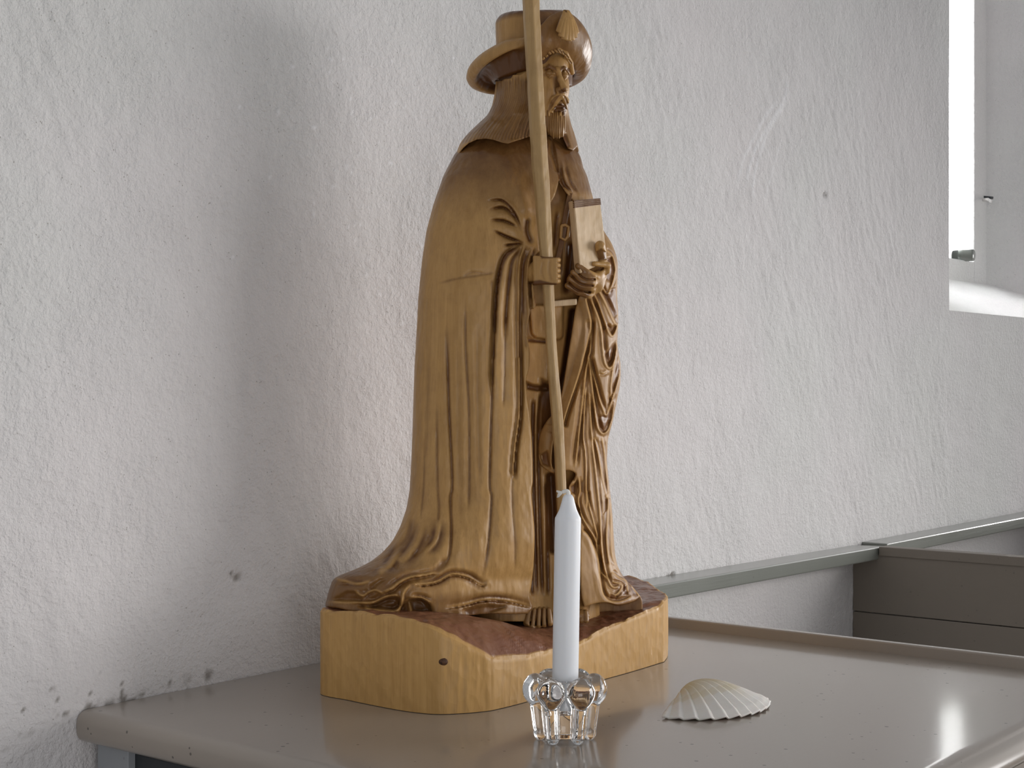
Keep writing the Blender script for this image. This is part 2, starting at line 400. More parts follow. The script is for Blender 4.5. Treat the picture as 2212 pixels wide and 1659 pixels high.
# ------------------------------------------------------------------ desk
desk = empty('desk', (1.228, -.35, -.85)); tag(desk, 'glossy taupe painted church desk with raised lip under the statue', 'desk')
def dk(p): return (p[0]-1.228, p[1]+.35, p[2]+.85)
DX0, DX1, DY = .848, 1.606, -.705
bm = bmesh.new()
pr = []
for k in range(13):                # front edge: half-round nosing, drawn as the section of the slab
    q = math.pi*k/12; pr.append((DY-.030*math.sin(q), -.015+.015*math.cos(q)))
sec = [(-.0005, 0.0)]+pr+[(-.0005, -.03)]
rows = []
for x, ins in [(DX0, .011), (DX0+.0006, .0078), (DX0+.0022, .0046), (DX0+.0045, .0022), (DX0+.0078, .0006), (DX0+.012, 0.0), (DX1+.012, 0.0)]:
    rows.append([bm.verts.new(dk((x, y+(ins if y < -.5 else 0), min(z, -ins) if z > -.015 else max(z, -.03+ins)))) for y, z in sec])
n = len(sec)
for i in range(len(rows)-1):
    for k in range(n): bm.faces.new((rows[i][k], rows[i][(k+1) % n], rows[i+1][(k+1) % n], rows[i+1][k]))
bm.faces.new(rows[0][::-1]); bm.faces.new(rows[-1])
bmesh.ops.recalc_face_normals(bm, faces=bm.faces[:])
me = bpy.data.meshes.new('desk_top'); bm.to_mesh(me); bm.free()
o = link('desk_top', me, M_desk, desk, True)
md = o.modifiers.new('es', 'EDGE_SPLIT'); md.split_angle = math.radians(38)
link('lip', box_mesh('lip', dk((DX1, DY+.004, -.02)), dk((DX1+.011, -.001, .0128)), .0018), M_desk, desk)
link('stile', box_mesh('stile', dk((DX0+.012, -.062, -.85)), dk((DX0+.040, -.016, -.030)), .001), M_pale, desk)
link('side_panel', box_mesh('side_panel', dk((DX0+.020, DY+.05, -.85)), dk((DX0+.035, -.061, -.034)), .001), M_darkboard, desk)
link('side_panel', box_mesh('side_panel', dk((DX1-.03, DY+.05, -.85)), dk((DX1-.012, -.012, -.030)), .001), M_panel, desk)
link('front_panel', box_mesh('front_panel', dk((DX0+.065, DY+.05, -.85)), dk((DX1-.03, DY+.066, -.030)), .001), M_panel, desk)

# ------------------------------------------------------------------ carved statue
# The figure is modelled as solid distance fields on a measuring grid (x, y in photo pixels, q = depth in pixels,
# one unit is about half a millimetre at the figure) and meshed as closed solids in metres.
D0 = 1.60; K = D0/F
ROOT = Vector((1.235, -.215, 0.0))
LIFT = Vector((0, 0, .0006))
def W(P):
    P = np.asarray(P, float)
    return unproj(P[..., 0], P[..., 1], D0+P[..., 2]*K)-np.array(ROOT)

def surface_nets(V):
    s = V < 0
    nx, ny, nz = V.shape
    cnt = np.zeros((nx-1, ny-1, nz-1), np.int8)
    offs = [(i, j, k) for i in (0, 1) for j in (0, 1) for k in (0, 1)]
    for i, j, k in offs: cnt += s[i:nx-1+i, j:ny-1+j, k:nz-1+k]
    act = (cnt > 0) & (cnt < 8)
    C = np.argwhere(act); idx = np.full(act.shape, -1, np.int32); idx[act] = np.arange(len(C))
    vals = np.stack([V[C[:, 0]+i, C[:, 1]+j, C[:, 2]+k] for i, j, k in offs], 1)
    pos = np.zeros((len(C), 3)); num = np.zeros(len(C))
    for a in range(8):
        for b in range(a+1, 8):
            oa, ob = np.array(offs[a]), np.array(offs[b])
            if abs(oa-ob).sum() != 1: continue
            m = (vals[:, a] < 0) != (vals[:, b] < 0)
            t = vals[m, a]/(vals[m, a]-vals[m, b])
            pos[m] += oa+t[:, None]*(ob-oa); num[m] += 1
    pos = pos/num[:, None]+C
    quads = []
    for ax in range(3):
        sl0 = [slice(None)]*3; sl1 = [slice(None)]*3; sl0[ax] = slice(0, -1); sl1[ax] = slice(1, None)
        d = s[tuple(sl0)] != s[tuple(sl1)]
        E = np.argwhere(d)
        u, v = [(1, 2), (2, 0), (0, 1)][ax]
        ok = (E[:, u] > 0) & (E[:, v] > 0) & (E[:, u] < V.shape[u]-1) & (E[:, v] < V.shape[v]-1)
        E = E[ok]
        def cell(du, dv):
            c = E.copy(); c[:, u] += du; c[:, v] += dv; return idx[c[:, 0], c[:, 1], c[:, 2]]
        q = np.stack([cell(-1, -1), cell(0, -1), cell(0, 0), cell(-1, 0)], 1)
        neg = s[E[:, 0], E[:, 1], E[:, 2]]
        q[~neg] = q[~neg][:, ::-1]
        quads.append(q)
    Q = np.vstack(quads); Q = Q[(Q >= 0).all(1)]
    return pos, Q

def gauss1(a, sig):
    n = int(sig*3)+1; k = np.exp(-.5*(np.arange(-n, n+1)/sig)**2); k /= k.sum()
    return np.convolve(np.pad(a, n, mode='edge'), k, 'valid')
def smin(a, b, k):
    h = np.clip(.5+.5*(b-a)/k, 0, 1); return b*(1-h)+a*h-k*h*(1-h)
def smax(a, b, k): return -smin(-a, -b, k)

class Grid:
    def __init__(s, x0, x1, y0, y1, q0, q1, h):
        s.h = h; s.o = np.array([x0, y0, q0], float)
        s.X = np.arange(x0, x1, h, dtype=np.float32); s.Y = np.arange(y0, y1, h, dtype=np.float32); s.Q = np.arange(q0, q1, h, dtype=np.float32)
        s.x, s.y, s.q = s.X[:, None, None], s.Y[None, :, None], s.Q[None, None, :]
        s.gx, s.gy = np.meshgrid(s.X, s.Y, indexing='ij')
        s.V = np.full((len(s.X), len(s.Y), len(s.Q)), 1e3, np.float32)
        s.d = np.zeros_like(s.gx); s.s = np.zeros_like(s.gx)
    def loft(s, rows, sig=9, ref=None):
        T = np.array(rows, float); Y = s.Y
        L, R, qc, e, m = [gauss1(np.interp(Y, T[:, 0], T[:, i]), sig/s.h) for i in range(1, 6)]
        c = ((L+R)/2)[None, :, None].astype(np.float32); wd = ((R-L)/2)[None, :, None].astype(np.float32)
        e = e[None, :, None].astype(np.float32); m = m[None, :, None].astype(np.float32); qc = qc[None, :, None].astype(np.float32)
        dx = s.x-c; dq = s.q-(qc+m*dx)
        k0 = np.sqrt((dx/wd)**2+(dq/e)**2)+1e-6; k1 = np.sqrt((dx/wd**2)**2+(dq/e**2)**2)+1e-6
        s.qcen = (qc+m*dx)[:, :, 0]
        s.face = np.sqrt(np.clip(1-((s.gx-c[:, :, 0])/wd[:, :, 0])**2, 0, 1))
        s.eloc = e[:, :, 0]*s.face
        f = k0*(k0-1)/k1*(1/np.sqrt(1+m*m))
        return np.maximum(np.maximum(f, T[0, 0]-s.y), s.y-T[-1, 0])
    def poly(s, pts, n=0):
        """signed distance to a closed 2-D outline"""
        P = np.array(pts, float)
        x, y = s.gx, s.gy; best = np.full(x.shape, 1e9); ins = np.zeros(x.shape, bool)
        for i in range(len(P)):
            a, b = P[i], P[(i+1) % len(P)]; d = b-a
            t = np.clip(((x-a[0])*d[0]+(y-a[1])*d[1])/(d@d+1e-9), 0, 1)
            best = np.minimum(best, (x-a[0]-t*d[0])**2+(y-a[1]-t*d[1])**2)
            c = ((a[1] > y) != (b[1] > y)) & (x < (b[0]-a[0])*(y-a[1])/(b[1]-a[1]+1e-9)+a[0]); ins ^= c
        dd = np.sqrt(best); return np.where(ins, -dd, dd).astype(np.float32)
    def near(s, pts, pad):
        P = cr(pts, 6); lo, hi = P.min(0)-pad, P.max(0)+pad
        i0, i1 = np.searchsorted(s.X, [lo[0], hi[0]]); j0, j1 = np.searchsorted(s.Y, [lo[1], hi[1]])
        if i1 <= i0 or j1 <= j0: return None
        sl = (slice(i0, i1), slice(j0, j1)); x, y = s.gx[sl].astype(float), s.gy[sl].astype(float)
        best = np.full(x.shape, 1e9); par = np.zeros(x.shape); side = np.zeros(x.shape); n = len(P)-1
        for i in range(n):
            a, b = P[i], P[i+1]; d = b-a
            t = np.clip(((x-a[0])*d[0]+(y-a[1])*d[1])/(d@d+1e-9), 0, 1)
            ex, ey = x-a[0]-t*d[0], y-a[1]-t*d[1]; dd = np.hypot(ex, ey); m = dd < best
            best[m] = dd[m]; par[m] = (i+t[m])/n; side[m] = np.sign(d[0]*ey-d[1]*ex)[m]
        return sl, best, par, side
    def groove(s, pts, w, d, st=.6, tap=.15):
        r = s.near(pts, w*2+2)
        if r is None: return
        sl, dist, t, side = r
        f = np.clip(1-dist/w, 0, 1); f = f*f*(3-2*f)*np.clip(np.minimum(t, 1-t)/max(tap, 1e-3)+(.0 if tap else 1), 0, 1)
        s.d[sl] += d*f
        if st > 0: s.s[sl] = np.maximum(s.s[sl], st*np.clip(1.15*f, 0, 1))
        elif st < 0: s.s[sl] *= 1+st*np.clip(1.3*f, 0, 1)
    def fold(s, pts, wl, dl, wr, dr, st=.5, tap=.1, p=1.6):
        """a carved step: depth dl fading over wl on the image-left of a downward line, dr over wr on its right"""
        r = s.near(pts, max(wl, wr)+2)
        if r is None: return
        sl, dist, t, side = r
        tp = np.clip(np.minimum(t, 1-t)/tap, 0, 1) if tap else 1
        fl = np.clip(1-dist/wl, 0, 1)**p; fr = np.clip(1-dist/wr, 0, 1)**p
        v = np.where(side > 0, dl*fl, dr*fr)*tp
        s.d[sl] += v
        if st: s.s[sl] = np.maximum(s.s[sl], st*np.clip(v/max(abs(dl), abs(dr), 1e-3), 0, 1)**.7)
    def crest(s, pts, wl, dl, wr, dr, st=.6, tap=.06):
        """a sharp fold line: the surface falls away on both sides, then comes back"""
        r = s.near(pts, max(wl, wr)+2)
        if r is None: return
        sl, dist, t, side = r
        tp = np.clip(np.minimum(t, 1-t)/tap, 0, 1)
        def g(w):
            u = np.clip(dist/w, 0, 1); return np.where(u < .34, u/.34, (1-u)/.66)
        v = np.where(side > 0, dl*g(wl), dr*g(wr))*tp
        s.d[sl] += v
        if st: s.s[sl] = np.maximum(s.s[sl], st*np.clip(v/max(abs(dl), abs(dr), 1e-3), 0, 1))
    def sink(s, pts, d, soft=3, st=.5):
        f = np.clip(.5-s.poly(pts)/(2*soft), 0, 1); f = f*f*(3-2*f)
        s.d += d*f
        if st: s.s = np.maximum(s.s, st*f)
    def sub(s, lo, hi):
        i = [np.searchsorted(A, [l, h_]) for A, l, h_ in zip((s.X, s.Y, s.Q), lo, hi)]
        sl = tuple(slice(max(a-1, 0), b+1) for a, b in i)
        return sl, s.x[sl[0]], s.y[:, sl[1]], s.q[:, :, sl[2]]
    def cap(s, a, b, ra, rb=None, k=4, op='add', sq=1.0):
        rb = ra if rb is None else rb; a, b = np.array(a, float), np.array(b, float); pad = max(ra, rb)+k*2+3
        sl, x, y, q = s.sub(np.minimum(a, b)-pad, np.maximum(a, b)+pad); d = b-a
        t = np.clip(((x-a[0])*d[0]+(y-a[1])*d[1]+(q-a[2])*d[2])/(d@d+1e-9), 0, 1)
        f = np.sqrt((x-a[0]-t*d[0])**2+(y-a[1]-t*d[1])**2+((q-a[2]-t*d[2])*sq)**2)-(ra+(rb-ra)*t)
        s._op(sl, f, k, op)
    def ell(s, c, r, k=6, op='add', rot=0.0):
        c, r = np.array(c, float), np.array(r, float); pad = r.max()+k*2+3
        sl, x, y, q = s.sub(c-pad, c+pad); x = x-c[0]; y = y-c[1]; q = q-c[2]
        if rot: x, q = x*math.cos(rot)+q*math.sin(rot), -x*math.sin(rot)+q*math.cos(rot)
        k0 = np.sqrt((x/r[0])**2+(y/r[1])**2+(q/r[2])**2)+1e-6; k1 = np.sqrt((x/r[0]**2)**2+(y/r[1]**2)**2+(q/r[2]**2)**2)+1e-6
        s._op(sl, k0*(k0-1)/k1, k, op)
    def _op(s, sl, f, k, op):
        v = s.V[sl]
        s.V[sl] = smin(v, f, k) if op == 'add' else smax(v, -f, k) if op == 'cut' else smax(v, f, k)
    def mesh(s, name, mat, parent, stain0=0.0, att=False):
        dd = s.d
        for ax in (0, 1):
            a_ = np.pad(dd, [(1, 1) if k == ax else (0, 0) for k in (0, 1)], mode='edge')
            dd = .17*np.take(a_, range(0, a_.shape[ax]-2), ax)+.66*np.take(a_, range(1, a_.shape[ax]-1), ax)+.17*np.take(a_, range(2, a_.shape[ax]), ax)
        if att:      # move the front surface back by dd, never past the middle of the solid
            V = np.empty_like(s.V); nq = len(s.Q); kk = np.arange(nq, dtype=np.float32)[None]
            for i in range(len(s.X)):
                f = np.clip((s.qcen[i][:, None]-s.Q[None])/(.55*s.eloc[i][:, None]+2), 0, 1)
                k = np.clip(kk-dd[i][:, None]*f/s.h, 0, nq-1.001); k0 = k.astype(np.int32); k -= k0
                r_ = s.V[i]; V[i] = np.take_along_axis(r_, k0, 1)*(1-k)+np.take_along_axis(r_, k0+1, 1)*k
        else: V = s.V+dd[:, :, None]
        V = np.pad(V, 1, constant_values=50.0)
        pos, Q = surface_nets(V); pos = (pos-1)*s.h+s.o
        me = np_mesh(name, W(pos), Q[:, ::-1] if False else Q)
        u = np.clip((pos[:, 0]-s.o[0])/s.h, 0, len(s.X)-1.001); v = np.clip((pos[:, 1]-s.o[1])/s.h, 0, len(s.Y)-1.001)
        i, j = u.astype(int), v.astype(int); u -= i; v -= j
        sv = (s.s[i, j]*(1-u)+s.s[i+1, j]*u)*(1-v)+(s.s[i, j+1]*(1-u)+s.s[i+1, j+1]*u)*v
        attr(me, 'stain', np.clip(sv*1.1+stain0, 0, 1))
        return link(name, me, mat, parent, True)

statue = empty('saint_statue', ROOT+LIFT)
tag(statue, 'carved wooden pilgrim saint statue with hat, staff and book on a plinth', 'statue')

# ---- plinth: outline and height of its upper edge read at (x, bottom y, top y)
ol = [(692, 1498, 1322), (760, 1515, 1327), (850, 1533, 1337), (905, 1541, 1350), (950, 1544, 1368), (1000, 1542, 1393), (1035, 1539, 1411), (1070, 1534, 1426),
      (1130, 1519, 1424), (1190, 1501, 1411), (1250, 1484, 1394), (1310, 1467, 1362), (1360, 1453, 1340), (1400, 1441, 1324), (1425, 1433, 1312), (1436, 1428.5, 1300)]
pb, pz = [], []
for x, yb, yt in ol:
    D = .307*F/(yb-CY); pb.append(unproj(x, yb, D)[:2]); pz.append(.307-(yt-CY)*D/F)
pb, pz = np.array(pb), np.array(pz)
back = [((1.452, -.268), .064), ((1.4925, -.228), .0645), ((1.528, -.19), .066), ((1.54, -.155), .068), ((1.518, -.126), .070), ((1.45, -.114), .073), ((1.34, -.113), .076), ((1.22, -.113), .080), ((1.11, -.113), .083)]
pb = np.vstack([pb, [b[0] for b in back]]); pz = np.concatenate([pz, [b[1] for b in back]])
ring = cr(np.column_stack([pb, pz]), 14, True); n = len(ring)
ctr = np.array([1.235, -.205]); rows = [np.column_stack([ring[:, :2], np.zeros(n)])]
dirv = ring[:, :2]-ctr
for f in np.linspace(.08, 1, 14): 
    wob = .0009*vnoise(np.arange(n)*1.0+0*f, np.full(n, f*3.0), 2.5, 61)*np.sin(f*3.1416)
    rows.append(np.column_stack([ring[:, :2]+dirv*wob[:, None]/.15, ring[:, 2]*f]))
nside = len(rows)
for f in [.987, .97, .95, .93, .905, .88, .85, .82, .79, .76, .73, .70, .66, .62, .57, .52, .47, .36, .24, .12]:
    inner = np.interp(ctr[0]+dirv[:, 0]*f, [1.05, 1.12, 1.165, 1.20, 1.30, 1.43, 1.52], [.083, .079, .068, .057, .0555, .0625, .066])+.010*np.clip((ctr[1]+dirv[:, 1]*f+.20)/.08, 0, 1)*np.clip((1.42-ctr[0]-dirv[:, 0]*f)/.1, 0, 1)
    t = np.clip((1-f)/.55, 0, 1); t = t*(2-t)
    z = ring[:, 2]*(1-t)+inner*t+.0016*(1-f > .01)
    xx, yy = (ctr+dirv*f).T; z += .0022*vnoise(xx, yy, .02, 62)+(.0026*np.clip((f-.55)/.2, 0, 1))*vnoise(xx, yy, .0075, 63)
    rows.append(np.column_stack([ctr+dirv*f, z]))
V = np.vstack(rows+[[[ctr[0], ctr[1], .056]]])-np.array(ROOT); Fc = []
for i in range(len(rows)-1):
    for k in range(n): Fc.append((i*n+k, i*n+(k+1) % n, (i+1)*n+(k+1) % n, (i+1)*n+k))
lastr = (len(rows)-1)*n; Fc += [(lastr+k, lastr+(k+1) % n, len(V)-1) for k in range(n)]
Fc.append(tuple(range(n))[::-1])
me = mesh_from('plinth', V, Fc)
st = np.ones(len(V)); st[:nside*n] = 0.0; st[(nside-1)*n:nside*n] = .0; st[nside*n:(nside+1)*n] = .15
attr(me, 'stain', st)
bm = bmesh.new(); bm.from_mesh(me); bmesh.ops.recalc_face_normals(bm, faces=bm.faces[:]); bm.to_mesh(me); bm.free()
o = link('plinth', me, M_plinth, statue, True)
md = o.modifiers.new('es', 'EDGE_SPLIT'); md.split_angle = math.radians(40)
sm = np.array([i_ < (nside-1)*n or i_ >= (nside+12)*n for i_ in range(len(o.data.polygons))]); o.data.polygons.foreach_set('use_smooth', sm)   # chiselled rim
# dark knot in the plinth's left face
D = .307*F/(1544-CY); kp = unproj(957, 1431, D)-np.array(ROOT); e1 = unproj(975, 1431, .307*F/(1544-CY))-unproj(940, 1431, .307*F/(1543.4-CY)); e1 /= np.linalg.norm(e1); nk = np.cross(e1, [0, 0, 1.0])
if nk[1] > 0: nk = -nk
kp = kp+nk*.0011
kv = [kp+nk*.0006]+[kp+e1*math.cos(a_)*.0046*s_+np.array([0, 0, 1])*math.sin(a_)*.0036*s_+nk*(.0005 if s_ < 1 else -.0012) for s_ in (.6, 1.0) for a_ in np.linspace(0, 2*math.pi, 20)[:-1]]
kf = [(0, 1+k, 1+(k+1) % 19) for k in range(19)]+[(1+k, 20+k, 20+(k+1) % 19, 1+(k+1) % 19) for k in range(19)]
t = NT('wood_knot'); t.base(t.ramp(t.noise(t.coord(), 420, 3), [(.3, srgb(38, 22, 16)), (.7, srgb(104, 66, 38))])); t.set(Roughness=.6)
link('knot', mesh_from('knot', kv, kf), t.m, statue, True)['label'] = 'small dark knot in the plinth side'

# ---- cloak
H1 = 2.2
g = Grid(690, 1330, 280, 1346, -330, 215, H1)
cl = [(285, 1060, 1190, 5, 40, .15), (300, 1020, 1215, 2, 60, .18), (330, 984, 1244, 0, 88, .2), (380, 958, 1268, -5, 112, .22), (440, 937, 1284, -8, 130, .25), (500, 921, 1290, -10, 140, .27),
      (560, 912, 1292, -12, 146, .28), (640, 904, 1292, -12, 150, .3), (800, 895, 1292, -12, 152, .3), (960, 890, 1294, -14, 156, .32), (1060, 885, 1296, -16, 162, .34),
      (1100, 878, 1298, -18, 166, .36), (1140, 864, 1300, -20, 172, .4), (1170, 848, 1300, -22, 178, .42), (1195, 826, 1300, -23, 182, .44), (1215, 800, 1302, -24, 184, .45), (1232, 766, 1302, -26, 188, .48),
      (1246, 727, 1304, -28, 192, .5), (1252, 719, 1304, -28, 192, .5), (1280, 709, 1306, -30, 195, .52), (1310, 702, 1306, -30, 195, .52), (1346, 700, 1306, -30, 195, .52)]
V0 = g.loft(cl, 5)
edgeA = [(1191, 200), (1188, 308), (1203, 360), (1208, 384), (1200, 420), (1191, 439), (1178, 470), (1168, 500), (1166, 525), (1174, 546), (1158, 581), (1152, 623), (1158, 652), (1154, 668), (1146, 673),
         (1138, 720), (1144, 757), (1143, 796), (1136, 825), (1138, 855), (1146, 911), (1150, 970), (1151, 1040), (1148, 1066), (1155, 1157), (1150, 1249), (1144, 1288), (1151, 1312), (1140, 1326)]
hem = [(1140, 1327), (1100, 1328), (1060, 1327), (1020, 1330), (985, 1333), (930, 1333), (885, 1331), (872, 1331), (840, 1331), (800, 1329), (760, 1324), (733, 1316), (703, 1313)]
polyA = g.poly(list(map(tuple, cr(edgeA, 5)))+list(map(tuple, cr(hem, 5)))+[(640, 1312), (640, 200)])
polyB = g.poly([(1186, 300), (1270, 290), (1330, 330), (1330, 446), (1296, 452), (1240, 440), (1221, 416), (1208, 396), (1198, 350)])
clip2 = np.minimum(polyA, polyB)
cutq = 35-g.q
g.V = smax(V0, np.minimum(clip2[:, :, None], cutq), 5)
del V0
# broad folds and carved lines of the cloak side
for pts, w_, d_, st in [
    ([(1070, 640), (1067, 762), (1063, 860), (1058, 1040), (1062, 1079), (1054, 1183), (1043, 1249)], 9, 7, .75),
    ([(1092, 664), (1090, 811), (1087, 884)], 6, 4, .6),
    ([(1006, 640), (1006, 750), (1013, 884), (1014, 1040), (1012, 1110)], 8, 5, .6),
    ([(963, 690), (967, 786), (970, 884), (977, 1040), (973, 1079), (975, 1144), (970, 1205), (947, 1241)], 10, 8, .8),
    ([(943, 860), (945, 1040), (948, 1100), (944, 1140)], 8, 6, .6),
    ([(918, 960), (914, 1060), (908, 1130)], 6, 4, .5),
    ([(1108, 1000), (1106, 1079), (1112, 1170), (1112, 1236)], 7, 4, .5),
    ([(1030, 700), (1032, 900), (1036, 1060)], 16, 4, .15), ([(990, 720), (992, 950), (995, 1150)], 16, 4, .15),
    ([(925, 760), (922, 900), (918, 1000)], 12, 4, .2),
    ([(944, 614), (990, 603), (1036, 596), (1072, 590)], 7, 3, .45), ([(1000, 600), (1018, 590), (1050, 592)], 5, 2.5, .4)]:
    g.groove(pts, w_*.55, d_*.62, st*.85)
    g.groove(pts, w_*2.2, d_*.45, 0)
# sleeve lap over the right arm
g.fold([(1130, 529), (1091, 552), (1077, 598), (1071, 666), (1067, 757), (1063, 860)], 14, 10, 34, -9, .55)
g.groove([(1128, 531), (1093, 554), (1078, 598), (1071, 666), (1067, 757)], 9, 8, .8)
g.groove([(1131, 533), (1108, 562), (1101, 600), (1094, 664), (1091, 740)], 8, 8, .75)
for pts in ([(1134, 529), (1122, 575), (1120, 666), (1121, 757), (1122, 884), (1112, 970), (1107, 1040)], [(1151, 534), (1141, 574), (1140, 632), (1142, 679), (1139, 716), (1143, 757)], [(1170, 546), (1156, 579), (1149, 623), (1154, 664)]):
    g.crest(pts, 13, 7, 11, 13, .68, .05); g.groove(pts, 3.6, -3, -.9, .05)
g.groove([(1143, 540), (1131, 575), (1129, 640), (1131, 700)], 6, 7, .75)
g.groove([(1162, 546), (1149, 575), (1145, 623), (1148, 655)], 5, 7, .7)
g.fold([(1121, 640), (1121, 762), (1123, 884), (1113, 970), (1107, 1040)], 5, -3, 8, 7, .7, .1)
g.groove([(1062, 602), (1066, 640), (1064, 700)], 8, 3, .3)
# tucks at the elbow
for pts, w_, d_ in [([(1045, 436), (1080, 433), (1100, 446), (1117, 472), (1127, 503)], 7, 9), ([(1052, 455), (1085, 449), (1105, 462), (1121, 486)], 7, 9), ([(1056, 476), (1090, 478), (1121, 494)], 7, 9),
                    ([(1064, 498), (1097, 513), (1134, 527)], 7, 10), ([(1085, 532), (1110, 529), (1133, 527)], 7, 8)]:
    g.groove(pts, w_*.62, d_*1.15, .85, .25); g.fold(pts, 18, 7, 16, -5, .35, .3)
for pts in ([(1060, 444), (1092, 440), (1112, 460)], [(1068, 466), (1098, 466), (1120, 482)], [(1075, 488), (1104, 497), (1128, 513)]):
    g.groove(pts, 11, -6, 0, .3)
g.groove([(1122, 400), (1132, 440), (1140, 470)], 24, -7, 0, .3)
g.groove([(1140, 470), (1138, 500), (1148, 530)], 10, 9, .7)
# front edges at the chest, tucks on the left shoulder
g.fold([(1188, 308), (1203, 360), (1208, 384), (1200, 420), (1191, 439)], 7, -4, 3, 0, 0, .1)
for pts in ([(1208, 345), (1217, 395), (1238, 420)], [(1216, 340), (1232, 395), (1252, 424)], [(1200, 345), (1210, 390), (1224, 415)]): g.groove(pts, 5, 8, .8, .25)
g.groove([(1212, 345), (1224, 395), (1244, 422)], 6, -5, 0, .25)
g.sink([(1192, 300), (1199, 330), (1206, 372), (1199, 372), (1186, 330)], 10, 3, .4)
# hem of the train: ruffled layers with hollows
g.fold([(948, 1240), (915, 1247), (885, 1252), (865, 1262), (850, 1275), (830, 1283)], 14, -5, 14, 9, .5)
g.fold([(1055, 1262), (1040, 1268), (1010, 1252), (975, 1247), (945, 1262), (915, 1268), (890, 1264)], 14, 10, 10, -5, .75)
g.fold([(1150, 1316), (1110, 1306), (1075, 1301), (1040, 1302), (1005, 1311), (960, 1318)], 16, 12, 12, -4, .8)
for pts, d_ in [([(884, 1297), (910, 1296), (928, 1310), (932, 1326), (890, 1322)], 34), ([(800, 1309), (836, 1293), (858, 1292), (864, 1310), (850, 1318), (815, 1314)], 30), ([(864, 1312), (882, 1298), (884, 1330), (866, 1332)], 26),
                ([(722, 1296), (748, 1280), (768, 1280), (782, 1299), (748, 1302)], 16), ([(788, 1284), (808, 1278), (826, 1289), (810, 1300), (790, 1296)], 12), ([(728, 1266), (750, 1255), (768, 1256), (755, 1265)], 9),
                ([(797, 1268), (822, 1252), (832, 1253), (805, 1274)], 12), ([(772, 1278), (790, 1272), (793, 1279), (778, 1283)], 8), ([(823, 1234), (832, 1222), (842, 1228), (838, 1234)], 8),
                ([(798, 1240), (815, 1224), (820, 1232), (806, 1244)], 7), ([(778, 1238), (790, 1234), (796, 1238), (786, 1243)], 6), ([(852, 1222), (858, 1214), (860, 1232), (856, 1234)], 8),
                ([(776, 1306), (806, 1310), (812, 1314), (780, 1312)], 14), ([(1000, 1318), (1050, 1308), (1090, 1312), (1050, 1330), (1005, 1332)], 18)]:
    g.sink(pts, d_*.55, 4, .62); g.sink(cr(pts, 5, True), d_*.25, 7, .2)
TR_ = []
for pts, w_, d_ in [([(722, 1250), (770, 1262), (800, 1256)], 6, -4), ([(703, 1302), (760, 1302), (800, 1304), (830, 1292), (850, 1287), (866, 1291)], 6, -6), ([(785, 1308), (800, 1318), (840, 1322), (860, 1318), (868, 1300), (872, 1280), (888, 1262)], 6, -6),
                    ([(765, 1275), (782, 1288), (798, 1280), (812, 1276), (830, 1285)], 4, -4), ([(885, 1292), (910, 1293), (930, 1303)], 5, -5), ([(885, 1328), (920, 1324)], 4, -4),
                    ([(870, 1180), (855, 1200), (840, 1222), (815, 1240)], 12, -5), ([(912, 1130), (900, 1170), (880, 1200), (858, 1215)], 14, -5), ([(950, 1120), (940, 1170), (915, 1195)], 9, -4)]:
    TR_.append((pts, w_, d_))
for pts, w_, d_ in [([(890, 1120), (880, 1160), (855, 1192), (830, 1212)], 9, 5), ([(930, 1150), (915, 1185), (885, 1205)], 8, 4), ([(968, 1205), (940, 1235), (900, 1245)], 12, 6)]: g.groove(pts, w_, d_, .5)
# stain left on the upward-turned cuts: shoulder top, train
f = np.clip((490-g.gy)/150, 0, 1)*.62+np.clip((g.gy-1180)/60, 0, 1)*np.clip((1000-g.gx)/160, 0, 1)*.55
g.s = np.maximum(g.s, f)
f = np.clip((g.gy-1272)/25, 0, 1)*.45; g.s = np.maximum(g.s, f)
TR_ += [([(948, 1236), (915, 1243), (885, 1248), (863, 1258), (845, 1272), (825, 1282)], 6, -5), ([(1058, 1258), (1040, 1264), (1010, 1247), (975, 1242), (945, 1257), (915, 1263), (888, 1262)], 6, -6), ([(1150, 1312), (1110, 1301), (1075, 1296), (1040, 1297), (1005, 1306), (960, 1314)], 6, -5)]
for pts, w_, d_ in TR_: g.crest(pts, w_*2.4, -d_*1.3, w_*2.4, -d_*1.3, .75, .3); g.groove(pts, w_*.8, d_*.5, -.85, .1)
f = np.clip((g.gx-1195)/30, 0, 1)*np.clip((440-g.gy)/30, 0, 1)*.55; g.s = np.maximum(g.s, f)
g.mesh('cloak', M_wood, statue, .06, True)

# ---- tunic
g = Grid(1010, 1305, 292, 1345, -135, 130, H1)
g.V = g.loft([(295, 1080, 1230, 20, 50, .2), (340, 1050, 1255, 10, 75, .2), (430, 1030, 1275, 5, 95, .25), (560, 1020, 1285, 0, 95, .3), (700, 1020, 1282, 5, 92, .3), (1000, 1020, 1285, 0, 95, .32), (1345, 1000, 1296, -5, 112, .35)])
g.sink([(1142, 660), (1216, 660), (1216, 728), (1209, 735), (1180, 735), (1156, 731), (1148, 722)], -14, 2, 0)
g.sink([(1120, 730), (1186, 738), (1184, 822), (1176, 833), (1150, 832), (1138, 826), (1120, 820)], -8, 2, 0)
g.sink([(1138, 828), (1150, 834), (1182, 836), (1184, 845), (1160, 846), (1138, 842)], 9, 2, .8)
g.sink([(1140, 733), (1184, 738), (1184, 744), (1140, 740)], 6, 2, .8)
g.sink([(1168, 820), (1200, 840), (1192, 930), (1168, 930)], 14, 6, .7)
for pts in ([(1152, 860), (1151, 960), (1155, 1100), (1160, 1290)], [(1168, 850), (1163, 930), (1165, 1100), (1172, 1290)], [(1180, 1040), (1182, 1150), (1184, 1290)], [(1144, 1060), (1150, 1290), ]):
    g.groove(pts, 7, 8, .75, .05)
for pts in ([(1159, 860), (1157, 1000), (1163, 1290)], [(1176, 1040), (1178, 1290)]): g.groove(pts, 5, -4, 0, .05)
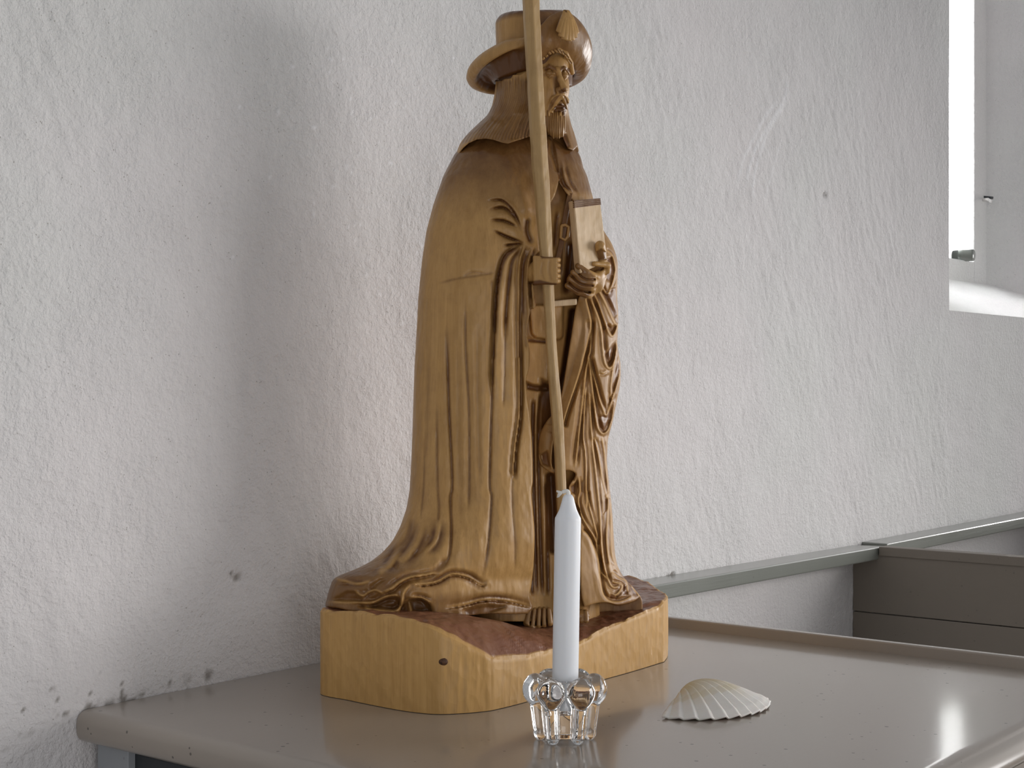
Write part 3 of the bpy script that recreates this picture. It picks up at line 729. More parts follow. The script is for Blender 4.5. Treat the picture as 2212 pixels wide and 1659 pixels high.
g.groove([(1188, 1020), (1192, 1100), (1196, 1200)], 16, 22, .95, .05)
g.groove([(1232, 520), (1228, 580), (1222, 640)], 14, 12, .8, .1)
g.groove([(1238, 665), (1232, 720), (1220, 800), (1208, 860)], 12, 20, .95, .05)
g.groove([(1205, 450), (1200, 500), (1198, 545)], 8, 6, .6, .2)
g.groove([(1216, 520), (1214, 560), (1212, 600)], 4, 5, .6, .2)
f = np.clip((470-g.gy)/40, 0, 1)*.5; g.s = np.maximum(g.s, f)
g.mesh('tunic', M_wood, statue, .15, True)

# ---- robe gathered over the left arm
g = Grid(1150, 1400, 496, 1345, -150, 160, 1.5)
g.V = g.loft([(498, 1285, 1302, 60, 22, .3), (520, 1262, 1318, 45, 50, .32), (545, 1245, 1329, 35, 70, .35), (570, 1232, 1335, 28, 82, .38), (640, 1205, 1333, 18, 95, .42), (690, 1190, 1336, 14, 100, .44), (745, 1180, 1333, 12, 102, .45), (790, 1172, 1341, 12, 104, .45),
              (830, 1166, 1340, 10, 104, .45), (870, 1160, 1332, 8, 104, .45), (910, 1150, 1324, 6, 104, .45), (950, 1144, 1313, 4, 104, .45), (1000, 1146, 1311, 4, 104, .45), (1100, 1150, 1322, 4, 106, .46), (1195, 1160, 1328, 4, 110, .48),
              (1225, 1160, 1334, 6, 112, .5), (1250, 1160, 1348, 8, 116, .52), (1272, 1165, 1370, 14, 118, .55), (1295, 1170, 1388, 16, 118, .56), (1345, 1170, 1388, 16, 118, .56)], 6)
left = [(1258, 625), (1244, 664), (1235, 720), (1222, 800), (1213, 850), (1198, 890), (1180, 912), (1166, 940), (1162, 975), (1166, 1003), (1180, 1016), (1200, 1024), (1225, 1017), (1243, 1026), (1229, 1052), (1231, 1075), (1252, 1100), (1254, 1150), (1252, 1200), (1255, 1280), (1262, 1312)]
bot = [(1262, 1312), (1290, 1304), (1312, 1303), (1335, 1308), (1362, 1302), (1378, 1294), (1388, 1280)]
pl = g.poly(list(map(tuple, cr(left, 5)))+list(map(tuple, cr(bot, 5)))+[(1420, 1280), (1420, 480), (1300, 480)])
g.V = smax(g.V, np.minimum(pl[:, :, None], 70-g.q), 4)
RL = []
R = lambda pts, wl=10, dl=6, wr=10, dr=6, st=.6: (g.crest(pts, wl*1.9, dl*1.25, wr*1.15, dr*1.6, min(.85, st*1.15), .05), RL.append(pts))
R([(1263, 640), (1272, 675), (1275, 700), (1270, 735), (1251, 806), (1221, 899), (1216, 925)], 26, 9, 10, 12, .55)
R([(1277, 690), (1277, 720), (1274, 760), (1270, 775), (1262, 830), (1252, 925), (1242, 1012)], 7, 8, 9, 8)
R([(1275, 645), (1290, 680), (1298, 708), (1301, 740), (1303, 762), (1307, 785), (1315, 796), (1323, 790), (1330, 765), (1332, 742)], 9, 7, 11, 12)
R([(1284, 637), (1292, 655), (1304, 690), (1312, 712)], 8, 7, 8, 6)
R([(1292, 626), (1306, 652), (1320, 682), (1328, 698), (1334, 703)], 8, 5, 12, 12)
R([(1309, 702), (1314, 716), (1322, 727), (1329, 718), (1333, 706)], 8, 4, 10, 14)
R([(1272, 772), (1279, 800), (1287, 832), (1294, 860), (1303, 885), (1309, 898), (1318, 878), (1326, 850)], 8, 8, 10, 11)
R([(1271, 776), (1277, 820), (1283, 870), (1289, 912), (1294, 930), (1303, 938), (1314, 930), (1321, 908), (1325, 880)], 9, 9, 10, 12)
R([(1333, 748), (1326, 790), (1320, 835), (1321, 862), (1330, 838), (1340, 800)], 7, 7, 7, 10)
R([(1295, 806), (1304, 808), (1312, 803)], 4, 5, 6, -3, .4)
R([(1266, 835), (1261, 900), (1260, 945), (1264, 975), (1266, 1010), (1266, 1060), (1268, 1100)], 6, 7, 7, 7)
R([(1274, 850), (1276, 900), (1280, 960), (1286, 1010), (1290, 1050), (1296, 1110), (1300, 1180), (1304, 1215), (1311, 1245), (1322, 1268), (1337, 1268)], 8, 8, 8, 9)
R([(1283, 945), (1293, 985), (1301, 1030), (1309, 1068), (1312, 1080)], 6, 6, 8, 8)
R([(1300, 943), (1307, 985), (1312, 1040), (1314, 1100), (1311, 1160), (1314, 1200), (1318, 1222)], 7, 8, 6, 6)
R([(1318, 1085), (1321, 1150), (1322, 1195), (1330, 1222)], 5, 5, 5, 4, .4)
R([(1268, 1060), (1272, 1090), (1283, 1130), (1290, 1160), (1288, 1178)], 6, 6, 7, 7)
R([(1250, 1030), (1253, 1060), (1249, 1082), (1255, 1112), (1270, 1140), (1285, 1165), (1292, 1200), (1298, 1235), (1314, 1255)], 7, 8, 8, 8)
R([(1256, 1146), (1268, 1156), (1282, 1183), (1292, 1215), (1296, 1255), (1303, 1285), (1318, 1300), (1340, 1300), (1365, 1290)], 8, -3, 9, 12)
R([(1322, 1258), (1340, 1262), (1344, 1270), (1336, 1282), (1328, 1288)], 6, 6, 6, 8)
R([(1322, 1236), (1338, 1250), (1352, 1256), (1356, 1280)], 6, -4, 8, 9)
R([(1340, 1230), (1360, 1258), (1372, 1278), (1384, 1290)], 6, 5, 8, -3)
g.sink([(1360, 1268), (1372, 1272), (1378, 1288), (1366, 1286)], 12, 2, .8)
g.sink([(1345, 1268), (1354, 1262), (1356, 1286), (1345, 1286)], 12, 2, .8)
g.sink([(1318, 1284), (1335, 1290), (1330, 1296), (1316, 1294)], 8, 2, .8)
for pts, d_ in [([(1311, 709), (1332, 704), (1322, 724)], 16), ([(1305, 768), (1330, 738), (1328, 776), (1315, 792)], 18), ([(1290, 900), (1304, 897), (1324, 870), (1321, 906), (1303, 935), (1294, 926)], 16),
                ([(1322, 838), (1330, 790), (1338, 776), (1338, 810), (1326, 855)], 12), ([(1299, 630), (1330, 622), (1334, 680), (1326, 690)], 10),
                ([(1308, 560), (1322, 556), (1327, 585), (1318, 612), (1303, 600)], 14), ([(1306, 1075), (1314, 1066), (1311, 1100), (1303, 1112)], 10),
                ([(1166, 985), (1182, 975), (1188, 1010), (1172, 1004)], 10), ([(1226, 1020), (1243, 1026), (1240, 1040), (1226, 1035)], 9), ([(1232, 1052), (1248, 1040), (1244, 1070), (1234, 1066)], 12)]:
    g.sink(pts, d_, 2.5, .7)
R([(1199, 935), (1193, 965), (1191, 1000), (1194, 1015)], 10, 3, 9, 12)
R([(1308, 540), (1322, 552), (1330, 580), (1326, 606), (1314, 632)], 6, 5, 6, 6)
R([(1296, 612), (1310, 635), (1320, 622), (1327, 596)], 6, 4, 6, 8)
f = np.clip((g.gy-1225)/30, 0, 1)*np.clip((g.gx-1300)/30, 0, 1)*.55; g.s = np.maximum(g.s, f)
g.s = np.maximum(g.s, .3*np.clip((900-g.gy)/200, 0, 1))
g.s = np.maximum(g.s, .30)
for pts in RL: g.groove(pts, 2.8, -1.5, -.95, .03)
g.mesh('robe', M_robe, statue, .0, True)

# ---- hair falling on the shoulders
g = Grid(975, 1262, 140, 348, -125, 125, 1.5)
g.V = g.loft([(142, 1075, 1228, -14, 84, 0), (205, 1068, 1228, -10, 90, 0), (230, 1063, 1227, -2, 90, .05), (250, 1053, 1229, 10, 88, .1), (270, 1031, 1234, 8, 95, .15), (290, 1010, 1241, 5, 103, .2), (310, 994, 1247, 2, 110, .2), (330, 986, 1251, 0, 114, .2), (347, 984, 1252, 0, 116, .2)], 5)
pa = g.poly([(940, 230), (1040, 182), (1062, 176), (1072, 176), (1084, 176), (1088, 172), (1104, 170), (1108, 163), (1124, 162), (1135, 156), (1150, 154), (1168, 150), (1166, 180), (1168, 250), (1180, 285), (1181, 300), (1160, 296), (1143, 297), (1120, 304), (1097, 312), (1085, 310), (1068, 304), (1050, 301), (1030, 303), (1012, 311), (1000, 322), (988, 338), (940, 345)])
pb_ = g.poly([(1222, 140), (1260, 140), (1262, 316), (1248, 317), (1238, 327), (1226, 322), (1216, 300), (1213, 250)])
bt = g.poly([(900, 60), (1300, 60), (1300, 330), (900, 330)])
g.V = smax(g.V, np.minimum(np.minimum(pa, pb_)[:, :, None], np.maximum(15-g.q, bt[:, :, None])), 3)
for i, t_ in enumerate(np.linspace(0.02, 1, 22)):
    j = random.uniform(-2, 2); a_ = random.uniform(0, 12)
    g.groove([(1073+90*t_+j, 158+a_), (1072+92*t_, 205), (1060+98*t_, 238), (1032+118*t_+j, 268), (1008+138*t_, 292), (996+150*t_+j, 314-14*t_)], 3.6, random.uniform(3.5, 6.0), .55, .06)
g.fold([(1226, 222), (1234, 262), (1241, 292), (1249, 316)], 8, 5, 4, -2, .6)
g.sink([(1200, 296), (1222, 290), (1232, 318), (1222, 324), (1205, 312)], 10, 3, .8)
f = np.clip((g.gy-215)/50, 0, 1)*np.clip((g.gx-1010)/30, 0, 1)*.46; g.s = np.maximum(g.s, f)
g.mesh('hair', M_wood, statue, .04, True)

# ---- head and face
hd = Grid(1090, 1246, 98, 312, -128, 60, .9)
g = hd
g.ell((1160, 182, -20), (67, 86, 70), 1)
g.ell((1180, 228, -42), (45, 58, 44), 14)
g.ell((1203, 140, -58), (26, 30, 26), 14)                       # forehead
g.ell((1218, 190, -62), (12, 32, 24), 8)                         # far cheek
g.ell((1186, 190, -72), (14, 26, 16), 8)                         # near cheek
g.ell((1186, 163, -98), (14, 10, 15), 5, 'cut'); g.ell((1220, 165, -86), (10, 10, 13), 4, 'cut')
g.cap((1172, 153, -82), (1186, 145, -92), 3.6, 4.2, 4); g.cap((1186, 145, -92), (1202, 152, -92), 4.2, 4, 4)
g.cap((1209, 152, -90), (1219, 148, -84), 3.8, 3.8, 3); g.cap((1219, 148, -84), (1229, 160, -66), 3.8, 3, 3)
g.ell((1187, 159, -82), (9.5, 7, 9), 1.5); g.ell((1219.5, 164, -74), (7.5, 7, 9), 1.5)
for c, e_ in (((1187, 159, -82), (11, 8.5)), ((1219.5, 164, -74), (9, 8.5))):
    for s_ in (-1, 1):
        g.cap((c[0]-e_[0], c[1]+1, c[2]+3), (c[0], c[1]+s_*e_[1], c[2]-7), 1.5, 1.8, 1.5); g.cap((c[0], c[1]+s_*e_[1], c[2]-7), (c[0]+e_[0]-1, c[1]+2, c[2]+2), 1.8, 1.4, 1.5)
g.cap((1205, 150, -88), (1210, 172, -98), 5, 6, 5); g.cap((1210, 172, -98), (1219, 192, -108), 6, 7.2, 4)   # nose
g.ell((1208, 195, -97), (8, 6.5, 8), 6); g.ell((1222, 197, -96), (5, 6, 7), 3)
g.cap((1213, 205, -99), (1198, 218, -92), 8, 8.5, 6); g.cap((1198, 218, -92), (1183, 246, -78), 8.5, 6, 6)  # moustache
g.cap((1214, 205, -97), (1222, 219, -84), 7, 6.5, 5); g.cap((1222, 219, -84), (1225, 234, -70), 6.2, 4.0, 6)
g.ell((1203, 266, -66), (21, 32, 24), 6); g.ell((1203, 282, -72), (20, 22, 17), 8)                    # beard
g.ell((1184, 252, -60), (15, 42, 24), 8)
g.ell((1211, 235, -98), (12, 8, 13), 2, 'cut')
g.cap((1199, 231, -89), (1219, 231, -86), 2.6, 2.4, 2); g.cap((1201, 239, -88), (1216, 239, -87), 3.4, 3, 2)
arch = [(1172, 126, -84), (1188, 113, -93), (1206, 109, -93), (1222, 117, -82), (1232, 136, -62), (1236, 158, -46)]
for a_, b_ in zip(arch[:-1], arch[1:]): g.cap(a_, b_, 5.5, 5.5, 3)
g.V = smax(g.V, g.y-303, 4)
for i, x in enumerate(np.linspace(1178, 1222, 12)): g.groove([(x+random.uniform(-1, 1), 238+random.uniform(0, 14)), (x+.5, 268), (x-.5+random.uniform(-1, 1), 304)], 2.6, 3.4, .55, .04)
for k_ in range(5): g.groove([(1211-k_*3, 205+k_), (1201-k_*3, 216+k_*2), (1190-k_*1.5, 236+k_*2)], 1.6, 2, .5, .1)
for k_ in range(3): g.groove([(1216+k_*2, 206+k_), (1223+k_*1.5, 222), (1227+k_, 238)], 1.5, 2, .5, .1)
for k_ in range(9):
    x0 = 1176+k_*7; y0 = np.interp(x0, [1172, 1188, 1206, 1222, 1233, 1240], [126, 113, 109, 117, 136, 160]); g.groove([(x0-4, y0-5), (x0+3, y0+5)], 2, 2.5, .5, .1)
g.sink([(1175, 150), (1186, 139), (1201, 147), (1203, 155), (1190, 150), (1178, 156)], 0, 1.5, .6)
g.sink([(1209, 150), (1217, 143), (1228, 150), (1230, 165), (1222, 154), (1212, 155)], 0, 1.5, .6)
g.sink([(1172, 163), (1187, 149), (1200, 160), (1190, 171)], 0, 3, .25); g.sink([(1211, 164), (1219, 153), (1228, 164), (1220, 173)], 0, 3, .22)
g.sink([(1205, 197), (1222, 190), (1223, 201), (1208, 204)], 0, 2, .7); g.sink([(1198, 232), (1210, 225), (1224, 230), (1222, 258), (1214, 243), (1198, 244)], 0, 2.5, .8)
g.sink([(1192, 168), (1206, 165), (1212, 196), (1198, 200)], 0, 4, .45)
g.mesh('head', M_wood, statue, .08)

# ---- hat: crown, turned-up brim, scallop badge
hat = Grid(1058, 1262, 8, 190, -110, 105, 1.4)
g = hat
g.V = g.loft([(12, 1085, 1215, -5, 62, 0), (24, 1076, 1226, -5, 70, 0), (50, 1070, 1240, -4, 76, 0), (110, 1072, 1240, -2, 80, 0), (186, 1078, 1236, 0, 80, 0)], 4)
top = 22+.00055*(g.gx-1185)**2+np.where(g.gx < 1110, (1110-g.gx)**2*.006, 0)
g.V = smax(g.V, (top[:, :, None]-.10*(g.q+20)*0)-g.y, 14)
f = np.clip((top+16-g.gy)/14, 0, 1)*.8; g.s = np.maximum(g.s, f); g.s = np.maximum(g.s, np.clip((g.gx-1140)/30, 0, 1)*.6)
g.s = np.maximum(g.s, np.clip((g.gy-112)/12, 0, 1))  # crown under the brim darkened: shade painted in through the stain value
hat_o = g.mesh('hat', M_wood, statue, .12)
rim = [(1222, 26, -98), (1256, 52, -66), (1276, 98, -8), (1262, 158, 48), (1205, 190, 98), (1120, 204, 112), (1060, 203, 88), (1020, 190, 45), (1009, 166, 0), (1034, 132, -62), (1082, 101, -100), (1138, 80, -116), (1170, 54, -116), (1190, 35, -110)]
inn = [(1205, 112, -84), (1226, 124, -64), (1238, 150, -18), (1236, 165, 30), (1200, 178, 66), (1145, 184, 78), (1100, 184, 60), (1076, 180, 30), (1070, 174, -2), (1082, 168, -36), (1108, 160, -64), (1142, 148, -82), (1165, 126, -90), (1185, 114, -90)]
RI, IN = cr(rim, 10, True), cr(inn, 10, True); n = len(RI); NS = 12
lay = []
for side_ in (1, -1):
    lay.append([])
    for j in range(NS+1):
        t_ = j/NS; P = IN*(1-t_)+RI*t_
        c_ = P.mean(0); sag = math.sin(t_*math.pi)
        out = P-np.array([1155, 0, 0]); out[:, 1] = 0; out /= np.linalg.norm(out, axis=1)[:, None]
        lft = np.clip((1165-P[:, :1])/60, 0, 1)
        P = P+out*sag*(7-9*lft)+np.array([0, 1.0, 0])*sag*(7-20*lft)
        lay[-1].append(P)
A = np.array(lay[0])
d1 = np.gradient(A, axis=0); d2 = np.roll(A, -1, 1)-np.roll(A, 1, 1); nn = np.cross(d1, d2); nn /= np.linalg.norm(nn, axis=2)[..., None]
tj = np.linspace(0, 1, NS+1)[:, None, None]
lf = np.clip((1165-A[..., :1])/40, 0, 1)
th = (6+lf*9*np.clip((tj-.55)/.25, 0, 1))*np.sqrt(np.clip(1-(np.clip(tj-.80, 0, 1)/.205)**2, 0, 1))
up, dn = A+nn*th, A-nn*th
V = np.concatenate([up.reshape(-1, 3), dn[::-1].reshape(-1, 3)]); m = 2*(NS+1); Fc = []
for i in range(m):
    i2 = (i+1) % m
    for k in range(n): Fc.append((i*n+k, i*n+(k+1) % n, i2*n+(k+1) % n, i2*n+k))
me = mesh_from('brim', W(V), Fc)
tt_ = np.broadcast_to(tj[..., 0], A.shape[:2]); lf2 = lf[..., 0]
def brim_stain_shade(sgn):
    under = np.clip(sgn*nn[..., 1]*4+.5, 0, 1)  # underside holds brown stain plus painted shade
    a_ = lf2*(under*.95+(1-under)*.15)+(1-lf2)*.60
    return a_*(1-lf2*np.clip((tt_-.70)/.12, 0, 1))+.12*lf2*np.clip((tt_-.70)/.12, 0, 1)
attr(me, 'stain', np.concatenate([brim_stain_shade(1).ravel(), brim_stain_shade(-1)[::-1].ravel()]))
bm = bmesh.new(); bm.from_mesh(me); bmesh.ops.remove_doubles(bm, verts=bm.verts[:], dist=1e-5); bmesh.ops.recalc_face_normals(bm, faces=bm.faces[:]); bm.to_mesh(me); bm.free()
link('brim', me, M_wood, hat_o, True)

# scallop badge on the upturned brim
Vv, Fc = [], []; nt, nu = 24, 72
for i in range(nt+1):
    t_ = i/nt
    for k in range(nu+1):
        u_ = -1+2*k/nu; rib = .5+.5*math.cos(u_*math.pi*7); a_ = u_*(.60-.13*t_); rr_ = t_*(61-15*abs(u_)**2.2+1.0*rib)
        Vv.append((math.sin(a_)*rr_, math.cos(a_)*rr_, (6.0*math.sin(math.pi*min(1, .10+.86*t_))**.55*(1-u_*u_*.75)+5.0*rib*min(1, 3*t_))))
for i in range(nt):
    for k in range(nu): a0 = i*(nu+1)+k; Fc.append((a0, a0+1, a0+nu+2, a0+nu+1))
Vv = np.array(Vv)
ux = np.array([.88, .02, .47]); uy = np.array([.02, 1, -.12]); un = np.array([.5, -.12, -.86])   # right, down, outward on the brim
org = np.array([1220, 29, -115])
P = org+Vv[:, :1]*ux+Vv[:, 1:2]*uy+(Vv[:, 2:3]+3.5)*un
me = mesh_from('scallop_badge', W(P), Fc); attr(me, 'stain', np.array([min(1, max(0, 2.4*(.5-.5*math.cos((-1+2*(q_ % (nu+1))/nu)*math.pi*7))-.7)) for q_ in range(len(P))]))
b_ = link('scallop_badge', me, M_wood, hat_o, True); b_['label'] = 'carved scallop shell badge on the turned-up brim'
md = b_.modifiers.new('so', 'SOLIDIFY'); md.thickness = .004; md.offset = -1

# ---- staff
def px_tube(name, pts, mat, parent, stain=.1, n=10, per=6, flat=None, jit=0.0, seed=5):
    """solid stick along (x, y, q, radius) points"""
    P = cr(pts, per); rr = np.random.default_rng(seed); Vv, Fc = [], []
    ph = rr.uniform(-.12, .12, n); m = len(P)
    for i, p in enumerate(P):
        d = Vector(P[min(i+1, m-1)][:3]-P[max(i-1, 0)][:3]).normalized()
        a = Vector((1, 0, 0)); a = (a-d*a.dot(d)).normalized(); b = d.cross(a)
        for k in range(n):
            an = 2*math.pi*(k+.5)/n; f = 1+ph[k]+rr.uniform(-jit, jit)
            fx, fy = (1, 1) if flat is None else flat
            Vv.append(np.array(p[:3])+np.array(a)*math.cos(an)*p[3]*f*fx+np.array(b)*math.sin(an)*p[3]*f*fy)
    for i in range(m-1):
        for k in range(n): Fc.append((i*n+k, i*n+(k+1) % n, (i+1)*n+(k+1) % n, (i+1)*n+k))
    Fc += [tuple(range(n))[::-1], tuple(range((m-1)*n, m*n))]
    me = mesh_from(name, W(np.array(Vv)), Fc)
    bm = bmesh.new(); bm.from_mesh(me); bmesh.ops.recalc_face_normals(bm, faces=bm.faces[:]); bm.to_mesh(me); bm.free()
    attr(me, 'stain', np.full(len(Vv), stain)); return link(name, me, mat, parent, False)
staff = px_tube('staff', [(1142, -60, -158, 20), (1146, 0, -158, 20), (1149, 60, -158, 19.5), (1153, 130, -157, 19), (1157, 200, -157, 18.5), (1161, 270, -156, 19), (1165, 340, -156, 19.5), (1171, 420, -155, 18), (1176, 500, -153, 16.5), (1180, 560, -151, 15),
                          (1185, 640, -147, 13), (1190, 740, -142, 13), (1196, 820, -138, 13), (1202, 890, -133, 13.5), (1207, 960, -128, 13), (1211, 1040, -122, 12.5), (1216, 1140, -115, 12), (1221, 1240, -108, 12), (1226, 1362, -98, 12)], M_woodstaff, statue, .06, 7, 3, None, .045)
md = staff.modifiers.new('bv', 'BEVEL'); md.width = .0012; md.segments = 2; md.limit_method = 'ANGLE'; md.angle_limit = .3

# ---- hands and foot
def solid(name, box, h, build, parent, stain=.06, mat=None):
    g = Grid(*box, h); build(g); return g.mesh(name, mat or M_wood, parent, stain)
def right_hand(g):
    x, y, q = g.x-1178, g.y-586, g.q+140
    dx, dy, dq = np.abs(x)-22, np.abs(y-.04*x)-(25-.10*x*(x < 0)), np.abs(q+.25*x)-24
    g.V = np.sqrt(np.maximum(dx, 0)**2+np.maximum(dy, 0)**2+np.maximum(dq, 0)**2)+np.minimum(np.maximum(dx, np.maximum(dy, dq)), 0)-5
    g.cap((1128, 598, -95), (1168, 588, -138), 23, 25, 5)
    for i, yy in enumerate((563, 574.5, 586, 597.5, 608)):
        g.cap((1203, yy, -168), (1205, yy, -135), 6.6, 6.6, 2.5)
    for i, yy in enumerate((569, 580, 592, 603)): g.groove([(1203, yy), (1216, yy+.5)], 2, 1.2, .5, .02)
    g.sink([(1140, 610), (1166, 606), (1190, 612), (1216, 614), (1216, 626), (1140, 622)], 0, 2.5, .8)  # occlusion shade painted along the lower edge of the hand
    g.sink([(1165, 552), (1214, 552), (1214, 558), (1170, 560)], 0, 2, .7)
    for p_ in ([(1174, 562), (1170, 590), (1178, 612)], [(1188, 560), (1186, 585), (1192, 612)]): g.groove(p_, 5, 1.6, .15)
solid('hand', (1120, 1226, 540, 632, -196, -95), 1.0, right_hand, statue)
def left_hand(g):
    kn = [(1286, 598, -84), (1284, 612, -86), (1279, 626, -86), (1271, 639, -82)]; tp = [(1249, 576, -112), (1238, 590, -114), (1231, 604, -112), (1226, 618, -104)]
    for a_, b_ in zip(kn, tp):
        mid = tuple((np.array(a_)+np.array(b_))/2+np.array([0, 3, -7])); g.cap(a_, mid, 7.6, 7.4, 1.2); g.cap(mid, b_, 7.4, 6.6, 1.2)
    g.ell((1257, 609, -98), (33, 27, 20), 3)
    g.cap((1286, 602, -78), (1306, 582, -56), 9, 9, 6); g.cap((1276, 634, -74), (1302, 600, -52), 9, 9, 8); g.ell((1290, 612, -64), (16, 22, 16), 8)
    g.cap((1310, 586, -58), (1312, 574, -66), 8, 7, 4); g.cap((1312, 574, -66), (1284, 571, -90), 7, 5.5, 3)     # thumb
    g.cap((1300, 560, -66), (1296, 532, -82), 13, 11, 3); g.ell((1298, 534, -92), (7, 10, 4), 2)
    for p_ in ([(1240, 583), (1262, 603), (1287, 605)], [(1233, 597), (1255, 615), (1283, 619)], [(1228, 611), (1248, 628), (1277, 633)]): g.groove(p_, 4, 4.5, .95, .03)
    g.sink([(1222, 570), (1252, 566), (1286, 600), (1270, 648), (1222, 640)], 0, 3, .55)
    g.groove([(1282, 580), (1296, 584), (1304, 580)], 4, 4, .8, .1)
    g.sink([(1288, 545), (1298, 538), (1312, 548), (1312, 562), (1292, 564)], 3, 2, .6)
solid('hand', (1208, 1332, 508, 656, -140, -20), 1.0, left_hand, statue)
def foot(g):
    g.cap((1152, 1262, -40), (1160, 1318, -84), 30, 24, 4); g.ell((1163, 1332, -98), (34, 20, 24), 8)
    for i in range(5): g.cap((1142+i*10.4, 1322-i*.4, -112), (1138+i*12.4, 1348+3*math.sin(i*.9), -118), 8.0, 7.6, 4)
    for i in range(4): g.groove([(1152+i*9.6, 1304), (1148+i*11.0, 1332), (1145+i*12.4, 1354)], 2.4, 5, .85, .03)
    g.groove([(1128, 1292), (1160, 1298), (1196, 1312)], 5, 4, .6)
    g.groove([(1128, 1342), (1160, 1362), (1192, 1360)], 6, -3, 0)
    g.s = np.maximum(g.s, .35)
solid('foot', (1110, 1212, 1240, 1372, -150, -5), 1.2, foot, statue, .1)
def foot2(g):
    g.cap((1258, 1268, 10), (1250, 1322, -60), 26, 22, 4); g.ell((1246, 1332, -74), (28, 15, 22), 8)
    for i in range(5): g.cap((1228+i*9.2, 1324, -84), (1226+i*10, 1342, -92), 6.2, 6, 1.5)
    g.s = np.maximum(g.s, .35)
solid('foot', (1196, 1296, 1240, 1362, -125, 45), 1.4, foot2, statue, .1)

# ---- book
def hexpx(name, fr, depth, mat, parent, stain, bev=.0012, nsub=1):
    fr = np.array(fr, float); bk = fr+np.array(depth)
    o = board(name, [Vector(v) for v in W(np.array([fr[3], fr[2], bk[2], bk[3], fr[0], fr[1], bk[1], bk[0]]))], mat, parent, bev)
    bm = bmesh.new(); bm.from_mesh(o.data); bmesh.ops.recalc_face_normals(bm, faces=bm.faces[:]); bm.to_mesh(o.data); bm.free()
    attr(o.data, 'stain', np.full(len(o.data.vertices), stain)); return o
TL, TR, BR, BL = (1240, 434, -112), (1296, 429, -44), (1313, 566, -54), (1254, 592, -118)
book = hexpx('book', [TL, TR, BR, BL], (-13, 3, 16), M_book, statue, .0)
lp = lambda a_, b_, t_: tuple(np.array(a_)*(1-t_)+np.array(b_)*t_)
for k_ in range(4):
    t0, t1 = .004+k_*.026, .004+k_*.026+.022
    q_ = [np.array(v)+np.array([1.2, 0, -1.6-.5*(k_ % 2)]) for v in (lp(TL, BL, t0), lp(TR, BR, t0), lp(TR, BR, t1), lp(TL, BL, t1))]
    q_[0] = q_[0]+np.array([-1.6, 0, 0]); q_[3] = q_[3]+np.array([-1.6, 0, 0])
    hexpx('binding_cord', q_, (-3, 0, 6), M_wood, book, .85, .0004)

# ---- strap, buckle, belt
def ribbon(name, pts, wdt, thick, mat, parent, stain):
    P = cr(pts, 6); bm = bmesh.new(); rows = []
    for i, p in enumerate(P):
        d = P[min(i+1, len(P)-1)]-P[max(i-1, 0)]; d = d/np.linalg.norm(d); sd = np.cross(d, [0, 0, 1.0]); sd /= np.linalg.norm(sd); wv = wdt/2
        rows.append([bm.verts.new(v) for v in W(np.array([p+sd*wv, p+sd*wv*.9+[0, 0, -thick], p-sd*wv*.9+[0, 0, -thick], p-sd*wv]))])
    for i in range(len(rows)-1):
        for k in range(4): bm.faces.new((rows[i][k], rows[i][(k+1) % 4], rows[i+1][(k+1) % 4], rows[i+1][k]))
    bm.faces.new(rows[0]); bm.faces.new(rows[-1][::-1]); bmesh.ops.recalc_face_normals(bm, faces=bm.faces[:])
    me = bpy.data.meshes.new(name); bm.to_mesh(me); bm.free(); attr(me, 'stain', np.full(len(me.vertices), stain)); return link(name, me, mat, parent)
strap = ribbon('strap', [(1232, 418, -56), (1225, 450, -66), (1219, 485, -70), (1213, 525, -74), (1205, 562, -82)], 11, 8, M_wood, statue, .75)
bk_ = [(1213, 489), (1221, 487), (1229, 492), (1227, 512), (1221, 520), (1211, 515)]
tube('buckle', [tuple(W(np.array([x, y, -84]))) for x, y in bk_+bk_[:2]], .0017, M_wood, strap, 8, cap=False)
me = strap.children[0].data; attr(me, 'stain', np.zeros(len(me.vertices)))
hexpx('belt', [(1196, 651, -98), (1246, 646, -86), (1246, 660, -86), (1196, 664, -98)], (0, 0, 22), M_book, statue, .0)

# ------------------------------------------------------------------ candle
t = NT('candle_wax'); t.base((.86, .88, .91)); t.set(Roughness=.42, Subsurface_Weight=.35, Subsurface_Scale=.006)
t.b.inputs['Subsurface Radius'].default_value = (1, .9, .8); M_wax = t.m
t = NT('cotton_wick'); t.base((.85, .83, .78)); t.set(Roughness=.9); M_wick = t.m
DC = .307*F/(1597-CY)                # distance of the candle stick
cbase = unproj(1220, 1597, DC)
def lathe(name, prof, mat, parent, n=48, tilt=None):
    Vv, Fc = [], []
    for r, z in prof:
        for k in range(n): q = 2*math.pi*k/n; Vv.append((r*math.cos(q), r*math.sin(q), z))
    for i in range(len(prof)-1):
        for k in range(n): Fc.append((i*n+k, i*n+(k+1) % n, (i+1)*n+(k+1) % n, (i+1)*n+k))
    Fc += [tuple(range(n))[::-1], tuple(range((len(prof)-1)*n, len(prof)*n))]
    return link(name, mesh_from(name, Vv, Fc), mat, parent, True)
pxm = DC/F
cr_ = 28.3*pxm
zt = lambda y: (1597-y)*pxm
candle = empty('candle', (cbase[0], cbase[1], zt(1528))); tag(candle, 'unlit white taper candle standing in the glass holder', 'candle')
z0 = zt(1528)
o = lathe('wax', [(cr_*.94, 0), (cr_, .002), (cr_, zt(1300)-z0), (cr_*1.0, zt(1124)-z0), (cr_*.985, zt(1119)-z0), (cr_*.86, zt(1112)-z0), (cr_*.66, zt(1100)-z0), (cr_*.52, zt(1086)-z0), (cr_*.41, zt(1074)-z0), (cr_*.28, zt(1069)-z0), (cr_*.1, zt(1067)-z0)], M_wax, candle)
candle.rotation_euler = (.0129, .0103, 0)
md = o.modifiers.new('es', 'EDGE_SPLIT'); md.split_angle = math.radians(50)
